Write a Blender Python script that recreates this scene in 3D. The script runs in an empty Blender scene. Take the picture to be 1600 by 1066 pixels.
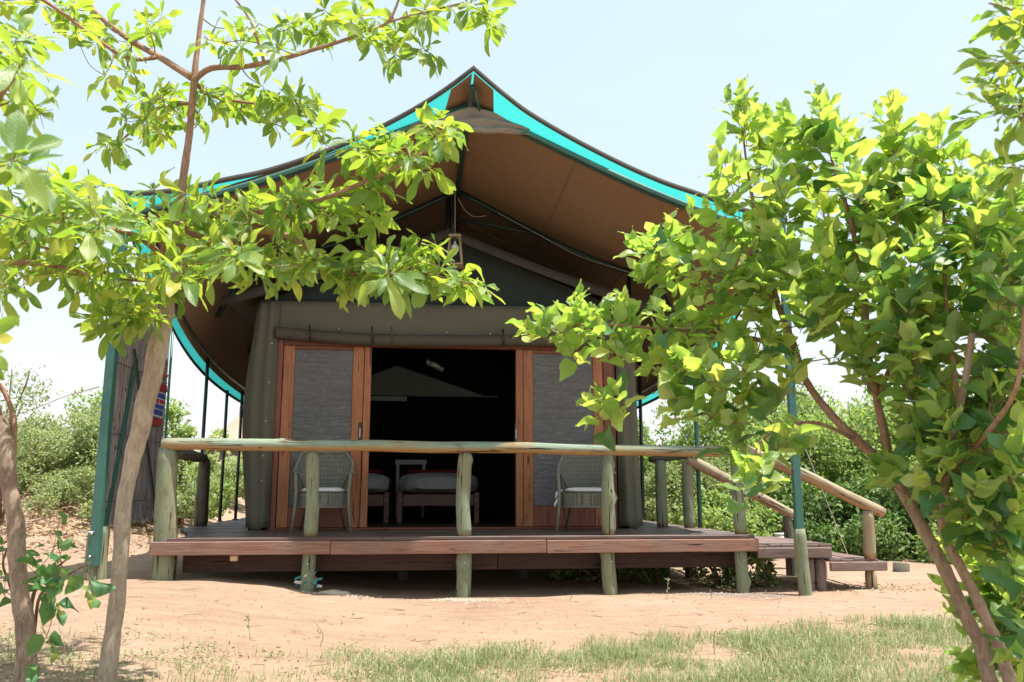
import bpy, bmesh, math, random
import numpy as np
from mathutils import Vector, Matrix, noise
PI=math.pi; rad=math.radians
random.seed(7); RNG=np.random.default_rng(7)
S=bpy.context.scene
C=S.collection
# ------------------------------------------------------------ camera
F=1320.0; TH=rad(10); CZ=1.06
cam=bpy.data.objects.new('camera',bpy.data.cameras.new('camera')); C.objects.link(cam)
cam.location=(0,0,CZ); cam.rotation_euler=(PI/2+TH,0,0)
cam.data.sensor_width=36; cam.data.lens=F/1600*36; cam.data.clip_end=2000; cam.data.clip_start=.05
S.camera=cam
cam.data.dof.use_dof=True; cam.data.dof.focus_distance=7.5; cam.data.dof.aperture_fstop=4.0
# ------------------------------------------------------------ sun, sky, exposure
SUN=Vector((math.tan(rad(16)),-math.tan(rad(4.5)),1)).normalized()
sl=bpy.data.lights.new('sun','SUN'); sl.energy=4.6; sl.angle=rad(.53); sl.color=(1,.96,.9)
so=bpy.data.objects.new('sun',sl); C.objects.link(so); so.rotation_euler=SUN.to_track_quat('Z','Y').to_euler()
W=bpy.data.worlds.new('World'); S.world=W; W.use_nodes=True
wn=W.node_tree; wn.nodes.clear()
def wadd(t,**k):
    n=wn.nodes.new(t)
    for a,b in k.items(): setattr(n,a,b)
    return n
sky=wadd('ShaderNodeTexSky',sky_type='NISHITA',sun_disc=False,sun_elevation=math.asin(SUN.z),sun_rotation=math.atan2(SUN.x,SUN.y),air_density=1.6,dust_density=3.0,ozone_density=1.2)
bg=wadd('ShaderNodeBackground'); bg.inputs[1].default_value=.122
wo=wadd('ShaderNodeOutputWorld')
tc=wadd('ShaderNodeTexCoord'); sep=wadd('ShaderNodeSeparateXYZ'); wn.links.new(tc.outputs['Generated'],sep.inputs[0])
mp=wadd('ShaderNodeMapping'); mp.inputs['Scale'].default_value=(1.2,1.2,4); wn.links.new(tc.outputs['Generated'],mp.inputs[0])
nz=wadd('ShaderNodeTexNoise'); nz.inputs['Scale'].default_value=2.2; nz.inputs['Detail'].default_value=7; nz.inputs['Roughness'].default_value=.6; wn.links.new(mp.outputs[0],nz.inputs[0])
cr=wadd('ShaderNodeMapRange'); wn.links.new(nz.outputs[0],cr.inputs[0]); cr.inputs[1].default_value=.42; cr.inputs[2].default_value=.68; cr.inputs[3].default_value=.74; cr.inputs[4].default_value=.93
hz=wadd('ShaderNodeMapRange'); wn.links.new(sep.outputs[2],hz.inputs[0]); hz.inputs[1].default_value=.02; hz.inputs[2].default_value=.42; hz.inputs[3].default_value=.95; hz.inputs[4].default_value=.0
hz.interpolation_type='SMOOTHSTEP'
ad=wadd('ShaderNodeMath',operation='MAXIMUM'); wn.links.new(cr.outputs[0],ad.inputs[0]); wn.links.new(hz.outputs[0],ad.inputs[1])
mx=wadd('ShaderNodeMix',data_type='RGBA'); wn.links.new(ad.outputs[0],mx.inputs[0]); wn.links.new(sky.outputs[0],mx.inputs[6]); 
hc=wadd('ShaderNodeMapRange'); wn.links.new(sep.outputs[2],hc.inputs[0]); hc.inputs[1].default_value=.0; hc.inputs[2].default_value=.38; hc.interpolation_type='SMOOTHSTEP'
hm=wadd('ShaderNodeMix',data_type='RGBA'); wn.links.new(hc.outputs[0],hm.inputs[0]); hm.inputs[6].default_value=(4.9,5.0,5.15,1); hm.inputs[7].default_value=(3.55,4.25,4.6,1); wn.links.new(hm.outputs[2],mx.inputs[7])
wn.links.new(mx.outputs[2],bg.inputs[0]); wn.links.new(bg.outputs[0],wo.inputs[0])
S.view_settings.view_transform='Standard'; S.view_settings.look='None'; S.view_settings.gamma=1
S.view_settings.exposure=.95
S.render.engine='CYCLES'
try:
    S.cycles.max_bounces=9; S.cycles.transparent_max_bounces=10; S.cycles.transmission_bounces=6
except Exception: pass
# ------------------------------------------------------------ places
def ray(px,py):
    x=(px-800)/F; y=-(py-533)/F
    return Vector((x,math.cos(TH)-y*math.sin(TH),math.sin(TH)+y*math.cos(TH)))
def at(px,py,Y):
    d=ray(px,py); t=Y/d.y
    return Vector((d.x*t,Y,CZ+d.z*t))
A=rad(6.5); ux,uy=math.cos(A),math.sin(A)
OX,OY=-0.471,8.5                      # the middle of the deck's front edge
def L(u,v,z): return Vector((OX+u*ux-v*uy,OY+u*uy+v*ux,z))
RT=Matrix.Rotation(A,4,'Z')
def TM(u,v,z,rz=0): return Matrix.Translation(L(u,v,z))@RT@Matrix.Rotation(rz,4,'Z')
def sm(t): t=max(0,min(1,t)); return t*t*(3-2*t)
def G(x,y):
    """height of the ground"""
    u=(x-OX)*ux+(y-OY)*uy; v=-(x-OX)*uy+(y-OY)*ux
    z=.035+.2*sm((-u-.3)/2.7)
    z+=.75*sm((-x-4.6)/3.2)*sm((y-9.5)/5)
    if y<8: z-=.05*(8-y)
    z+=.25*sm((y-14)/10)
    z+=.035*noise.noise(Vector((x*.55,y*.55,3)))+.016*noise.noise(Vector((x*2.3,y*2.3,8)))+.007*noise.noise(Vector((x*6,y*6,8)))
    return z
# ------------------------------------------------------------ objects
WM={}
def tag(o,label=None,cat=None,group=None,kind=None):
    if label: o['label']=label
    if cat: o['category']=cat
    if group: o['group']=group
    if kind: o['kind']=kind
    return o
def link(name,me,mat=None,parent=None,M=None):
    o=bpy.data.objects.new(name,me); C.objects.link(o)
    if M is None: M=Matrix.Identity(4)
    if mat is not None and me is not None and len(me.materials)==0: me.materials.append(mat)
    if parent is not None:
        o.parent=parent; o.matrix_basis=WM[parent.name].inverted()@M
    else: o.matrix_basis=M
    WM[o.name]=M.copy(); return o
def thing(name,label,cat,loc,group=None,rz=0):
    o=link(name,None,None,None,Matrix.Translation(Vector(loc))@Matrix.Rotation(rz,4,'Z'))
    o.empty_display_size=.1
    return tag(o,label,cat,group)
def pym(name,V,Fc,smooth=True,uv=None):
    me=bpy.data.meshes.new(name); me.from_pydata([tuple(v) for v in V],[],Fc); me.update()
    if smooth: me.polygons.foreach_set('use_smooth',[True]*len(me.polygons))
    return me
def npmesh(name,V,Q,attr=None,uv=None,smooth=True,n=4):
    V=np.asarray(V,np.float32); Q=np.asarray(Q,np.int32)
    me=bpy.data.meshes.new(name); me.vertices.add(len(V)); me.vertices.foreach_set('co',V.ravel())
    me.loops.add(Q.size); me.loops.foreach_set('vertex_index',Q.ravel())
    me.polygons.add(len(Q)); me.polygons.foreach_set('loop_start',np.arange(0,Q.size,n,dtype=np.int32)); 
    if smooth: me.polygons.foreach_set('use_smooth',np.ones(len(Q),bool))
    me.update(calc_edges=True)
    if attr is not None:
        a=me.attributes.new('lv','FLOAT','POINT'); a.data.foreach_set('value',np.asarray(attr,np.float32))
    if uv is not None:
        l=me.uv_layers.new(name='UVMap'); l.data.foreach_set('uv',np.asarray(uv,np.float32)[Q.ravel()].ravel())
    return me
_bx={}
def boxme(sx,sy,sz,bev=.006):
    k=(round(sx,4),round(sy,4),round(sz,4),bev)
    if k in _bx: return _bx[k].copy()
    bm=bmesh.new(); bmesh.ops.create_cube(bm,size=1)
    for v in bm.verts: v.co=Vector((v.co.x*sx,v.co.y*sy,v.co.z*sz))
    if bev: bmesh.ops.bevel(bm,geom=bm.edges[:],offset=min(bev,min(sx,sy,sz)*.3),segments=1,affect='EDGES')
    me=bpy.data.meshes.new('box'); bm.to_mesh(me); bm.free(); _bx[k]=me; return me.copy()
def tbox(name,u0,u1,v0,v1,z0,z1,mat,parent=None,bev=.006,rz=0):
    return link(name,boxme(u1-u0,v1-v0,z1-z0,bev),mat,parent,TM((u0+u1)/2,(v0+v1)/2,(z0+z1)/2,rz))
def axisM(p0,p1,up=(0,0,1)):
    d=(p1-p0).normalized(); u=Vector(up)
    if abs(d.dot(u))>.9: u=Vector((0,-1,0))
    x=u-d*u.dot(d); x.normalize(); y=d.cross(x)
    return Matrix((( x.x,y.x,d.x,p0.x),(x.y,y.y,d.y,p0.y),(x.z,y.z,d.z,p0.z),(0,0,0,1)))
def log(name,p0,p1,r0,r1,mat,parent,seed=0,seg=14,wob=1.0,bow=0.0):
    p0=Vector(p0);p1=Vector(p1);Ln=(p1-p0).length; n=max(4,int(Ln/.07)); V=[];Fc=[]
    rn=random.Random(seed); kn=[(rn.random()*Ln,rn.random()*2*PI,rn.uniform(.010,.02)) for _ in range(int(Ln*1.6)+1)]
    for i in range(n+1):
        t=i/n; z=Ln*t; r=r0+(r1-r0)*t
        ox=wob*.012*noise.noise(Vector((z*1.3,seed*3.1,0)))+bow*math.sin(PI*t); oy=wob*.012*noise.noise(Vector((z*1.3,seed*3.1,9)))
        e=1-.10*(max(0,1-min(t,1-t)*Ln/.02))
        for k in range(seg):
            a=2*PI*k/seg
            rr=r*e*(1+wob*.07*noise.noise(Vector((math.cos(a)*1.1,math.sin(a)*1.1,z*2.2+seed*7)))+wob*.03*noise.noise(Vector((math.cos(a)*3,math.sin(a)*3,z*5+seed))))
            for kz,ka,kh in kn:
                dz=(z-kz)/.035; da=((a-ka+PI)%(2*PI)-PI)/.45
                if abs(dz)<2.2 and abs(da)<2.2: rr+=wob*kh*math.exp(-dz*dz-da*da)
            V.append((ox+rr*math.cos(a),oy+rr*math.sin(a),z))
    for i in range(n):
        for k in range(seg):
            a=i*seg+k;b=i*seg+(k+1)%seg; Fc.append((a,b,b+seg,a+seg))
    Fc.append(tuple(range(seg))[::-1]); Fc.append(tuple(n*seg+k for k in range(seg)))
    me=pym(name,V,Fc)
    for p in me.polygons[-2:]: p.use_smooth=False
    return link(name,me,mat,parent,axisM(p0,p1))
def tubearr(pts,rs,seg=7,v0=0):
    """verts / quads of a tube along world points"""
    pts=[Vector(p) for p in pts]; n=len(pts); V=[];Q=[]
    d=(pts[1]-pts[0]).normalized(); x=d.orthogonal().normalized()
    for i,p in enumerate(pts):
        if i<n-1: d=(pts[i+1]-p)
        else: d=p-pts[i-1]
        if d.length<1e-6: d=Vector((0,0,1))
        d.normalize(); x=x-d*x.dot(d); x.normalize(); y=d.cross(x)
        for k in range(seg):
            a=2*PI*k/seg; V.append(p+(x*math.cos(a)+y*math.sin(a))*rs[i])
    for i in range(n-1):
        for k in range(seg):
            a=v0+i*seg+k;b=v0+i*seg+(k+1)%seg; Q.append((a,b,b+seg,a+seg))
    return V,Q
def tube(name,pts,rs,mat,parent,seg=8,cap=True):
    if not hasattr(rs,'__len__'): rs=[rs]*len(pts)
    o=Vector(pts[0]); V,Q=tubearr([Vector(p)-o for p in pts],rs,seg)
    if cap: Q.append(tuple(range(seg))[::-1]); Q.append(tuple((len(pts)-1)*seg+k for k in range(seg)))
    return link(name,pym(name,V,Q),mat,parent,Matrix.Translation(o))
def smoothline(pts,n=6):
    P=[Vector(p) for p in pts]; out=[]
    for i in range(len(P)-1):
        a=P[max(i-1,0)];b=P[i];c=P[i+1];d=P[min(i+2,len(P)-1)]
        for k in range(n):
            t=k/n; out.append(.5*((2*b)+(c-a)*t+(2*a-5*b+4*c-d)*t*t+(3*b-a-3*c+d)*t**3))
    out.append(P[-1]); return out
def grid(name,fn,nu,nv,mat,parent=None,thick=0,M=None,close_u=False):
    V=[];Fc=[]
    inv=M.inverted() if M is not None else None
    for j in range(nv+1):
        for i in range(nu+1):
            p=Vector(fn(i/nu,j/nv)); V.append(inv@p if inv is not None else p)
    for j in range(nv):
        for i in range(nu):
            a=j*(nu+1)+i; Fc.append((a,a+1,a+nu+2,a+nu+1))
    me=pym(name,V,Fc)
    uvl=me.uv_layers.new(name='UVMap')
    for l in me.loops: uvl.data[l.index].uv=((l.vertex_index%(nu+1))/nu,(l.vertex_index//(nu+1))/nv)
    o=link(name,me,mat,parent,M)
    if thick:
        md=o.modifiers.new('solid','SOLIDIFY'); md.thickness=thick; md.offset=0
    return o
# ------------------------------------------------------------ materials
class NB:
    def __init__(s,name):
        s.m=bpy.data.materials.new(name); s.m.use_nodes=True; s.t=s.m.node_tree; s.b=s.t.nodes['Principled BSDF']; s.o=s.t.nodes['Material Output']
        s.tc=s.n('ShaderNodeTexCoord')
    def n(s,t,ins=None,**k):
        x=s.t.nodes.new(t)
        for a,b in k.items(): setattr(x,a,b)
        for a,b in (ins or {}).items(): s.put(x.inputs[a],b)
        return x
    def put(s,inp,v):
        if isinstance(v,bpy.types.NodeSocket): s.t.links.new(v,inp)
        elif isinstance(v,bpy.types.Node): s.t.links.new(v.outputs[0],inp)
        else: inp.default_value=v
    def map(s,src='Object',scale=(1,1,1),rnd=False):
        v=s.tc.outputs[src]
        if rnd:
            oi=s.n('ShaderNodeObjectInfo'); ml=s.n('ShaderNodeMath',{0:oi.outputs['Random'],1:37.0},operation='MULTIPLY')
            v=s.n('ShaderNodeVectorMath',{0:v,1:ml.outputs[0]},operation='ADD').outputs[0]
        return s.n('ShaderNodeMapping',{'Vector':v,'Scale':scale}).outputs[0]
    def noise(s,vec,scale,detail=4,rough=.55,dist=0):
        return s.n('ShaderNodeTexNoise',{'Vector':vec,'Scale':scale,'Detail':detail,'Roughness':rough,'Distortion':dist}).outputs[0]
    def ramp(s,fac,stops):
        r=s.n('ShaderNodeValToRGB',{0:fac}); e=r.color_ramp.elements
        while len(e)<len(stops): e.new(.5)
        for x,(p,c) in zip(e,stops): x.position=p; x.color=(c if len(c)==4 else (*c,1)) if hasattr(c,'__len__') else (c,c,c,1)
        return r.outputs[0]
    def mix(s,f,a,b,mode='MIX'):
        x=s.n('ShaderNodeMix',data_type='RGBA',blend_type=mode)
        s.put(x.inputs[0],f); s.put(x.inputs[6],a if not isinstance(a,tuple) else (*a[:3],1)); s.put(x.inputs[7],b if not isinstance(b,tuple) else (*b[:3],1)); return x.outputs[2]
    def math(s,op,a,b=0.0): return s.n('ShaderNodeMath',{0:a,1:b},operation=op).outputs[0]
    def bump(s,h,st=.3,d=.01,nrm=None):
        x=s.n('ShaderNodeBump',{'Height':h,'Strength':st,'Distance':d}); s.put(s.b.inputs['Normal'],x.outputs[0]); return x.outputs[0]
    def set(s,col=None,rough=None,spec=None,metal=None):
        if col is not None: s.put(s.b.inputs['Base Color'],col if not isinstance(col,tuple) else (*col[:3],1))
        if rough is not None: s.put(s.b.inputs['Roughness'],rough)
        if spec is not None: s.put(s.b.inputs['Specular IOR Level'],spec)
        if metal is not None: s.put(s.b.inputs['Metallic'],metal)
        return s.m
def m_log(name,a,b,dark,green):
    n=NB(name); v=n.map('Object',(9,9,.9),True); g=n.noise(v,2.2,6,.65,.4); fine=n.noise(n.map('Object',(40,40,2.5),True),2,3,.6)
    base=n.ramp(g,[(.3,a),(.5,b),(.72,a)])
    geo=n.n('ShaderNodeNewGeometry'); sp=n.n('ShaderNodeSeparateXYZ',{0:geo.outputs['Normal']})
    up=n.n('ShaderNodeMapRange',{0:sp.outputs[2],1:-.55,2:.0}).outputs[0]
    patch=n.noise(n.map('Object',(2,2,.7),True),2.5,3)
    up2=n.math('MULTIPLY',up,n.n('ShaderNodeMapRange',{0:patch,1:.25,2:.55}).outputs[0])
    base=n.mix(n.math('MULTIPLY',up2,.85),base,green)  # upward faces weathered green; tan undersides partly carry painted-in ground bounce light
    cr=n.ramp(n.noise(n.map('Object',(14,14,.55),True),2.6,3,.6,.2),[(.0,0),(.35,0),(.385,1),(1,1)])
    base=n.mix(cr,dark,base)
    st=n.ramp(n.noise(n.map('Object',(3,3,3),True),1.6,5,.7),[(0,0),(.56,0),(.7,1)]); base=n.mix(n.math('MULTIPLY',st,.5),base,(.13,.10,.065))
    vo=n.n('ShaderNodeTexVoronoi',{'Vector':n.map('Object',(3,3,1.6),True),'Scale':2.2,'Randomness':1.0}).outputs[0]
    kn=n.ramp(vo,[(.0,0),(.06,.2),(.1,1),(1,1)]); base=n.mix(kn,dark,base)
    base=n.mix(.35,base,n.ramp(fine,[(.3,.25),(.7,.9)]),'MULTIPLY')
    n.bump(n.math('ADD',n.math('MULTIPLY',cr,.8),fine),.55,.008)
    return n.set(base,.95,.12)
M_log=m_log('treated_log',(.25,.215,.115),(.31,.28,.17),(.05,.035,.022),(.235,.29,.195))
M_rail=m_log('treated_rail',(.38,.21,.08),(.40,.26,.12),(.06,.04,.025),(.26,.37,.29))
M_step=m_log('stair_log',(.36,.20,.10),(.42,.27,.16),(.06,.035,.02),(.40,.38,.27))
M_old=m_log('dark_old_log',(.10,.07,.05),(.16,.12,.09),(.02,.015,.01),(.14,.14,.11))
def m_plank(name,a,b,grey,rough=.6,axis=0):
    n=NB(name); sc=[9,9,9]; sc[axis]=.7; g=n.noise(n.map('Object',tuple(sc),True),2.5,7,.68,.5)
    sc2=[40,40,40]; sc2[axis]=1.6; f=n.noise(n.map('Object',tuple(sc2),True),2.2,4,.6)
    w=n.noise(n.map('Object',(1.4,1.4,1.4),True),2,4)
    oi=n.n('ShaderNodeObjectInfo').outputs['Random']
    base=n.ramp(g,[(.28,a),(.55,b),(.8,a)])
    base=n.mix(n.n('ShaderNodeMapRange',{0:w,1:.38,2:.68,3:0,4:.75}).outputs[0],base,grey)
    base=n.mix(.6,base,n.ramp(f,[(.3,.35),(.65,1.0)]),'MULTIPLY')
    base=n.mix(.5,base,n.ramp(oi,[(0,.6),(1,1.0)]),'MULTIPLY')
    cr=n.ramp(n.noise(n.map('Object',tuple(x*1.3 for x in sc),True),2.4,2,.5,.3),[(0,0),(.3,0),(.33,1),(1,1)])
    base=n.mix(cr,(a[0]*.2,a[1]*.2,a[2]*.2),base)
    n.bump(n.math('ADD',f,n.math('MULTIPLY',cr,.8)),.4,.006)
    return n.set(base,rough,.35)
M_deck=m_plank('deck_plank_wood',(.10,.055,.042),(.17,.10,.08),(.16,.14,.13),.5)
M_fascia=m_plank('fascia_wood',(.24,.105,.07),(.36,.19,.14),(.29,.20,.16),.75)
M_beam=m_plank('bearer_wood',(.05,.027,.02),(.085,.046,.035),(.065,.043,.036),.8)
M_stepw=m_plank('step_wood',(.16,.095,.075),(.27,.18,.15),(.25,.20,.18),.8)
M_door=m_plank('door_wood',(.36,.115,.042),(.50,.20,.08),(.40,.13,.05),.42,2)
M_jamb=m_plank('jamb_wood',(.20,.06,.032),(.28,.095,.05),(.22,.07,.04),.45,2)
M_bedw=m_plank('bed_wood',(.16,.07,.05),(.2,.1,.07),(.18,.08,.06),.5)
def m_cloth(name,c1,c2,scale=2,rough=.9,trans=None,weave=220,crease=.5):
    n=NB(name); g=n.noise(n.map('Object',(1,1,1)),scale,5,.6,.3); base=n.mix(g,c1,c2)
    wv=n.noise(n.map('Object',(1,1,1)),weave,2); cs=n.noise(n.map('Object',(1,1,.45)),3.2,4,.55,1.2)
    b=n.bump(n.math('ADD',n.math('MULTIPLY',wv,.06),cs),crease,.05)
    m=n.set(base,rough,.15)
    if trans:
        tr=n.n('ShaderNodeBsdfTranslucent',{0:(*trans[:3],1)}); ms=n.n('ShaderNodeMixShader',{0:trans[3]})
        n.t.links.new(n.b.outputs[0],ms.inputs[1]); n.t.links.new(tr.outputs[0],ms.inputs[2]); n.t.links.new(ms.outputs[0],n.o.inputs[0])
    return m
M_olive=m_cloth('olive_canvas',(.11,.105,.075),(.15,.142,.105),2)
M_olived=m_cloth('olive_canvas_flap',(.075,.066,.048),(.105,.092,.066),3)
M_dkgreen=m_cloth('dark_green_canvas',(.022,.030,.026),(.035,.044,.038),2)
M_brown=m_cloth('brown_lining',(.225,.142,.082),(.275,.178,.106),1.2,crease=.25)
M_teal=m_cloth('teal_shade_cloth',(.012,.36,.30),(.015,.42,.36),2,.8,trans=(.05,.46,.44,.52),crease=.1)
M_hem=m_cloth('dark_hem',(.06,.055,.045),(.09,.08,.065),4)
M_val=m_cloth('valance_canvas',(.22,.195,.165),(.32,.29,.25),3,crease=.8)
M_white=m_cloth('white_linen',(.62,.6,.58),(.74,.72,.7),3)
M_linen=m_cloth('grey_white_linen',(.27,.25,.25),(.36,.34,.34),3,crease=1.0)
M_red=m_cloth('red_blanket',(.13,.01,.012),(.17,.014,.016),3)
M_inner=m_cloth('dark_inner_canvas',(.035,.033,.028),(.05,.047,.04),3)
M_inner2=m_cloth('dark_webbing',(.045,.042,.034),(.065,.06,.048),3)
def m_paint(name,c,c2,rough=.4):
    n=NB(name); g=n.noise(n.map('Object',(1,1,1)),5,6,.65); base=n.mix(n.ramp(g,[(.35,0),(.7,1)]),c,c2)
    ru=n.ramp(n.noise(n.map('Object',(3,3,1)),9,5,.7),[(0,0),(.66,0),(.72,1)]); base=n.mix(n.math('MULTIPLY',ru,.6),base,(.12,.07,.04))
    n.bump(g,.1,.003); return n.set(base,rough,.5)
M_green=m_paint('green_painted_steel',(.035,.125,.10),(.05,.165,.13))
M_dgreen=m_paint('dark_green_steel',(.012,.03,.024),(.018,.045,.035))
M_black=m_paint('black_steel',(.012,.012,.012),(.02,.02,.02))
def simple(name,c,rough=.6,spec=.4,metal=0):
    n=NB(name); g=n.noise(n.map('Object',(1,1,1)),14,4); b=n.mix(g,tuple(x*.8 for x in c),tuple(min(1,x*1.15) for x in c)); n.bump(g,.08,.003)
    return n.set(b,rough,spec,metal)
M_steel=simple('steel',(.5,.5,.48),.35,.5,1)
M_brass=simple('brass_stud',(.75,.72,.6),.3,.5,.6)
M_cable=simple('pale_cable',(.34,.30,.24))
M_whitep=simple('white_plastic',(.75,.75,.74),.4)
M_rag=simple('teal_plastic_rag',(.05,.3,.32),.5)
M_redp=simple('red_print',(.5,.02,.03),.5); M_bluep=simple('blue_print',(.04,.07,.42),.5); M_whitepr=simple('white_print',(.7,.7,.72),.5); M_orangep=simple('orange_print',(.62,.13,.03),.5)
def m_glass():
    n=NB('clear_glass'); n.set((.9,.95,.95),.05,.5); n.b.inputs['Transmission Weight'].default_value=.9; return n.m
M_glass=m_glass()
def m_mesh():
    n=NB('insect_mesh'); w=n.noise(n.map('Object',(1.5,1.5,7)),2.5,4,.6,2.0); l=n.ramp(w,[(.44,0),(.47,1),(.53,1),(.56,0)])
    g=n.noise(n.map('Object',(1,1,1)),1.2,3)
    base=n.mix(g,(.20,.195,.19),(.26,.255,.25)); base=n.mix(n.math('MULTIPLY',l,.3),base,(.06,.065,.07))
    fine=n.noise(n.map('Object',(1,1,1)),260,1); n.bump(n.math('ADD',w,n.math('MULTIPLY',fine,.1)),.8,.05)
    m=n.set(base,.7,.3); tr=n.n('ShaderNodeBsdfTransparent'); ms=n.n('ShaderNodeMixShader',{0:.2})
    n.t.links.new(n.b.outputs[0],ms.inputs[1]); n.t.links.new(tr.outputs[0],ms.inputs[2]); n.t.links.new(ms.outputs[0],n.o.inputs[0]); return m
M_mesh=m_mesh()
def m_wicker():
    n=NB('grey_wicker'); g=n.noise(n.map('Object',(1,1,1)),60,3); b=n.mix(n.ramp(g,[(.3,0),(.7,1)]),(.15,.145,.115),(.27,.26,.21))
    uv=n.n('ShaderNodeSeparateXYZ',{0:n.tc.outputs['UV']}); w=n.math('SINE',n.math('MULTIPLY',uv.outputs[0],2*PI*48)); w2=n.math('SINE',n.math('MULTIPLY',uv.outputs[1],2*PI*9))
    gap=n.ramp(n.math('MULTIPLY',n.math('ADD',n.math('ADD',w,n.math('MULTIPLY',w2,.35)),1.4),.36),[(0,.15),(.18,.55),(.4,1)]); b=n.mix(gap,(.03,.028,.022),b); n.bump(g,.4,.004); return n.set(b,.75,.25)
M_wicker=m_wicker()
M_wickd=simple('dark_wicker',(.07,.06,.05),.7)
def m_reed():
    n=NB('weathered_reed'); oi=n.n('ShaderNodeAttribute',attribute_name='lv').outputs['Fac']
    g=n.noise(n.map('Object',(25,25,1.6)),2.5,5,.65); b=n.ramp(g,[(.3,(.20,.16,.155)),(.55,(.38,.325,.315)),(.8,(.48,.42,.41))])
    b=n.mix(.7,b,n.ramp(oi,[(0,.45),(1,1.05)]),'MULTIPLY')
    sp=n.ramp(n.noise(n.map('Object',(14,14,5)),3,3),[(0,0),(.33,0),(.37,1)]); b=n.mix(sp,(.05,.035,.03),b)
    n.bump(g,.4,.004); return n.set(b,.85,.2)
M_reed=m_reed()
def m_bark(name,a,b,c,sc=1.0):
    n=NB(name); g=n.noise(n.map('Object',(16*sc,16*sc,5*sc)),1.6,7,.7,.6); f=n.noise(n.map('Object',(1,1,.35)),70,3,.7); p=n.noise(n.map('Object',(1,1,1)),5,3,.5)
    base=n.ramp(g,[(.28,a),(.5,b),(.75,c)]); base=n.mix(n.math('MULTIPLY',n.ramp(p,[(.5,0),(.62,1)]),.45),base,a)
    base=n.mix(.5,base,n.ramp(f,[(.3,.35),(.7,1)]),'MULTIPLY')
    n.bump(n.math('ADD',g,n.math('MULTIPLY',f,.5)),.6,.012); return n.set(base,.88,.2)
M_barkA=m_bark('pale_smooth_bark',(.31,.235,.18),(.54,.43,.33),(.62,.52,.42))
M_barkA2=m_bark('reddish_branch_bark',(.25,.12,.07),(.42,.24,.16),(.50,.33,.24))
M_barkB=m_bark('rough_grey_bark',(.17,.105,.075),(.42,.31,.23),(.52,.42,.34),1.2)
M_barkR=m_bark('brown_bark',(.24,.155,.115),(.45,.32,.24),(.55,.42,.33))
M_twig=simple('green_twig',(.20,.17,.08),.7)
M_twigr=simple('brown_twig',(.20,.12,.07),.7)
def m_leaf(name,c1,c2,c3,trans,tw=.5,veins=True,rough=.38,spec=.5,size=1.0,yellow=None):
    n=NB(name); at_=n.n('ShaderNodeAttribute',attribute_name='lv').outputs['Fac']; oi=n.n('ShaderNodeObjectInfo').outputs['Random']
    r=n.math('FRACT',n.math('ADD',at_,oi)); base=n.ramp(r,[(0,c1),(.45,c2),(.88,c3),(1,yellow or (.42,.40,.10))])
    tcol=n.mix(n.ramp(r,[(0,0),(1,1)]),tuple(trans[0]),tuple(trans[1]))
    if veins:
        uv=n.n('ShaderNodeSeparateXYZ',{0:n.tc.outputs['UV']}); ax=n.math('ABSOLUTE',n.math('SUBTRACT',uv.outputs[0],.5))
        rib=n.ramp(ax,[(0,1),(.012,1),(.035,0)])
        wv=n.math('SINE',n.math('MULTIPLY',n.math('SUBTRACT',uv.outputs[1],n.math('MULTIPLY',ax,.55)),62.0))
        sv=n.ramp(wv,[(.86,0),(.99,1)])
        vv=n.math('MAXIMUM',rib,n.math('MULTIPLY',sv,.45))
        light=n.mix(1,base,(1.9,1.7,1.9),'MULTIPLY'); base=n.mix(n.math('MULTIPLY',vv,.6),base,light)
        sp=n.noise(n.map('Object',(1,1,1),True),26*size,4,.6); base=n.mix(.5,base,n.ramp(sp,[(.3,.6),(.7,1.1)]),'MULTIPLY')
        tcol=n.mix(n.math('MULTIPLY',vv,.45),tcol,(.10,.16,.02))
        dm=n.ramp(n.noise(n.map('Object',(1,1,1),True),11*size,3,.7),[(0,0),(.69,0),(.72,1)]); base=n.mix(n.math('MULTIPLY',dm,.7),base,(.24,.15,.06)); tcol=n.mix(n.math('MULTIPLY',dm,.8),tcol,(.25,.13,.03))
        nb=n.bump(n.math('ADD',n.math('MULTIPLY',vv,-1.0),sp),.3,.004)
    m=n.set(base,rough if veins else .62,spec if veins else .22)
    tr=n.n('ShaderNodeBsdfTranslucent',{0:tcol}); ms=n.n('ShaderNodeMixShader',{0:tw})
    n.t.links.new(n.b.outputs[0],ms.inputs[1]); n.t.links.new(tr.outputs[0],ms.inputs[2]); n.t.links.new(ms.outputs[0],n.o.inputs[0]); return m
M_leafA=m_leaf('obovate_leaf',(.085,.18,.05),(.17,.29,.075),(.32,.42,.13),((.28,.50,.04),(.66,.78,.06)),.48)
M_leafY=m_leaf('yellow_green_leaf',(.14,.25,.04),(.27,.36,.04),(.42,.44,.06),((.46,.58,.02),(.85,.80,.03)),.55)
M_leafB=m_leaf('broad_wavy_leaf',(.12,.24,.075),(.23,.38,.12),(.46,.56,.25),((.36,.60,.07),(.78,.90,.11)),.56,rough=.4,spec=.65)
M_leafS=m_leaf('dark_round_leaf',(.05,.14,.05),(.08,.20,.065),(.13,.26,.08),((.14,.36,.04),(.30,.5,.06)),.3)
M_bushL=m_leaf('bush_leaf_pale',(.19,.245,.11),(.29,.355,.165),(.40,.45,.25),((.30,.40,.10),(.46,.54,.18)),.4,False)
M_bushM=m_leaf('bush_leaf_mid',(.15,.23,.08),(.26,.36,.13),(.42,.50,.22),((.30,.46,.08),(.54,.66,.16)),.42,False)
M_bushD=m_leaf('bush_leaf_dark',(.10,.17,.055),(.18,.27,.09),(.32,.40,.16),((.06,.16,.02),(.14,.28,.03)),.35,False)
M_dryl=m_leaf('dry_litter',(.26,.17,.11),(.40,.28,.18),(.50,.38,.26),((.2,.12,.05),(.3,.2,.1)),.2,False,rough=.8,spec=.2)
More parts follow.
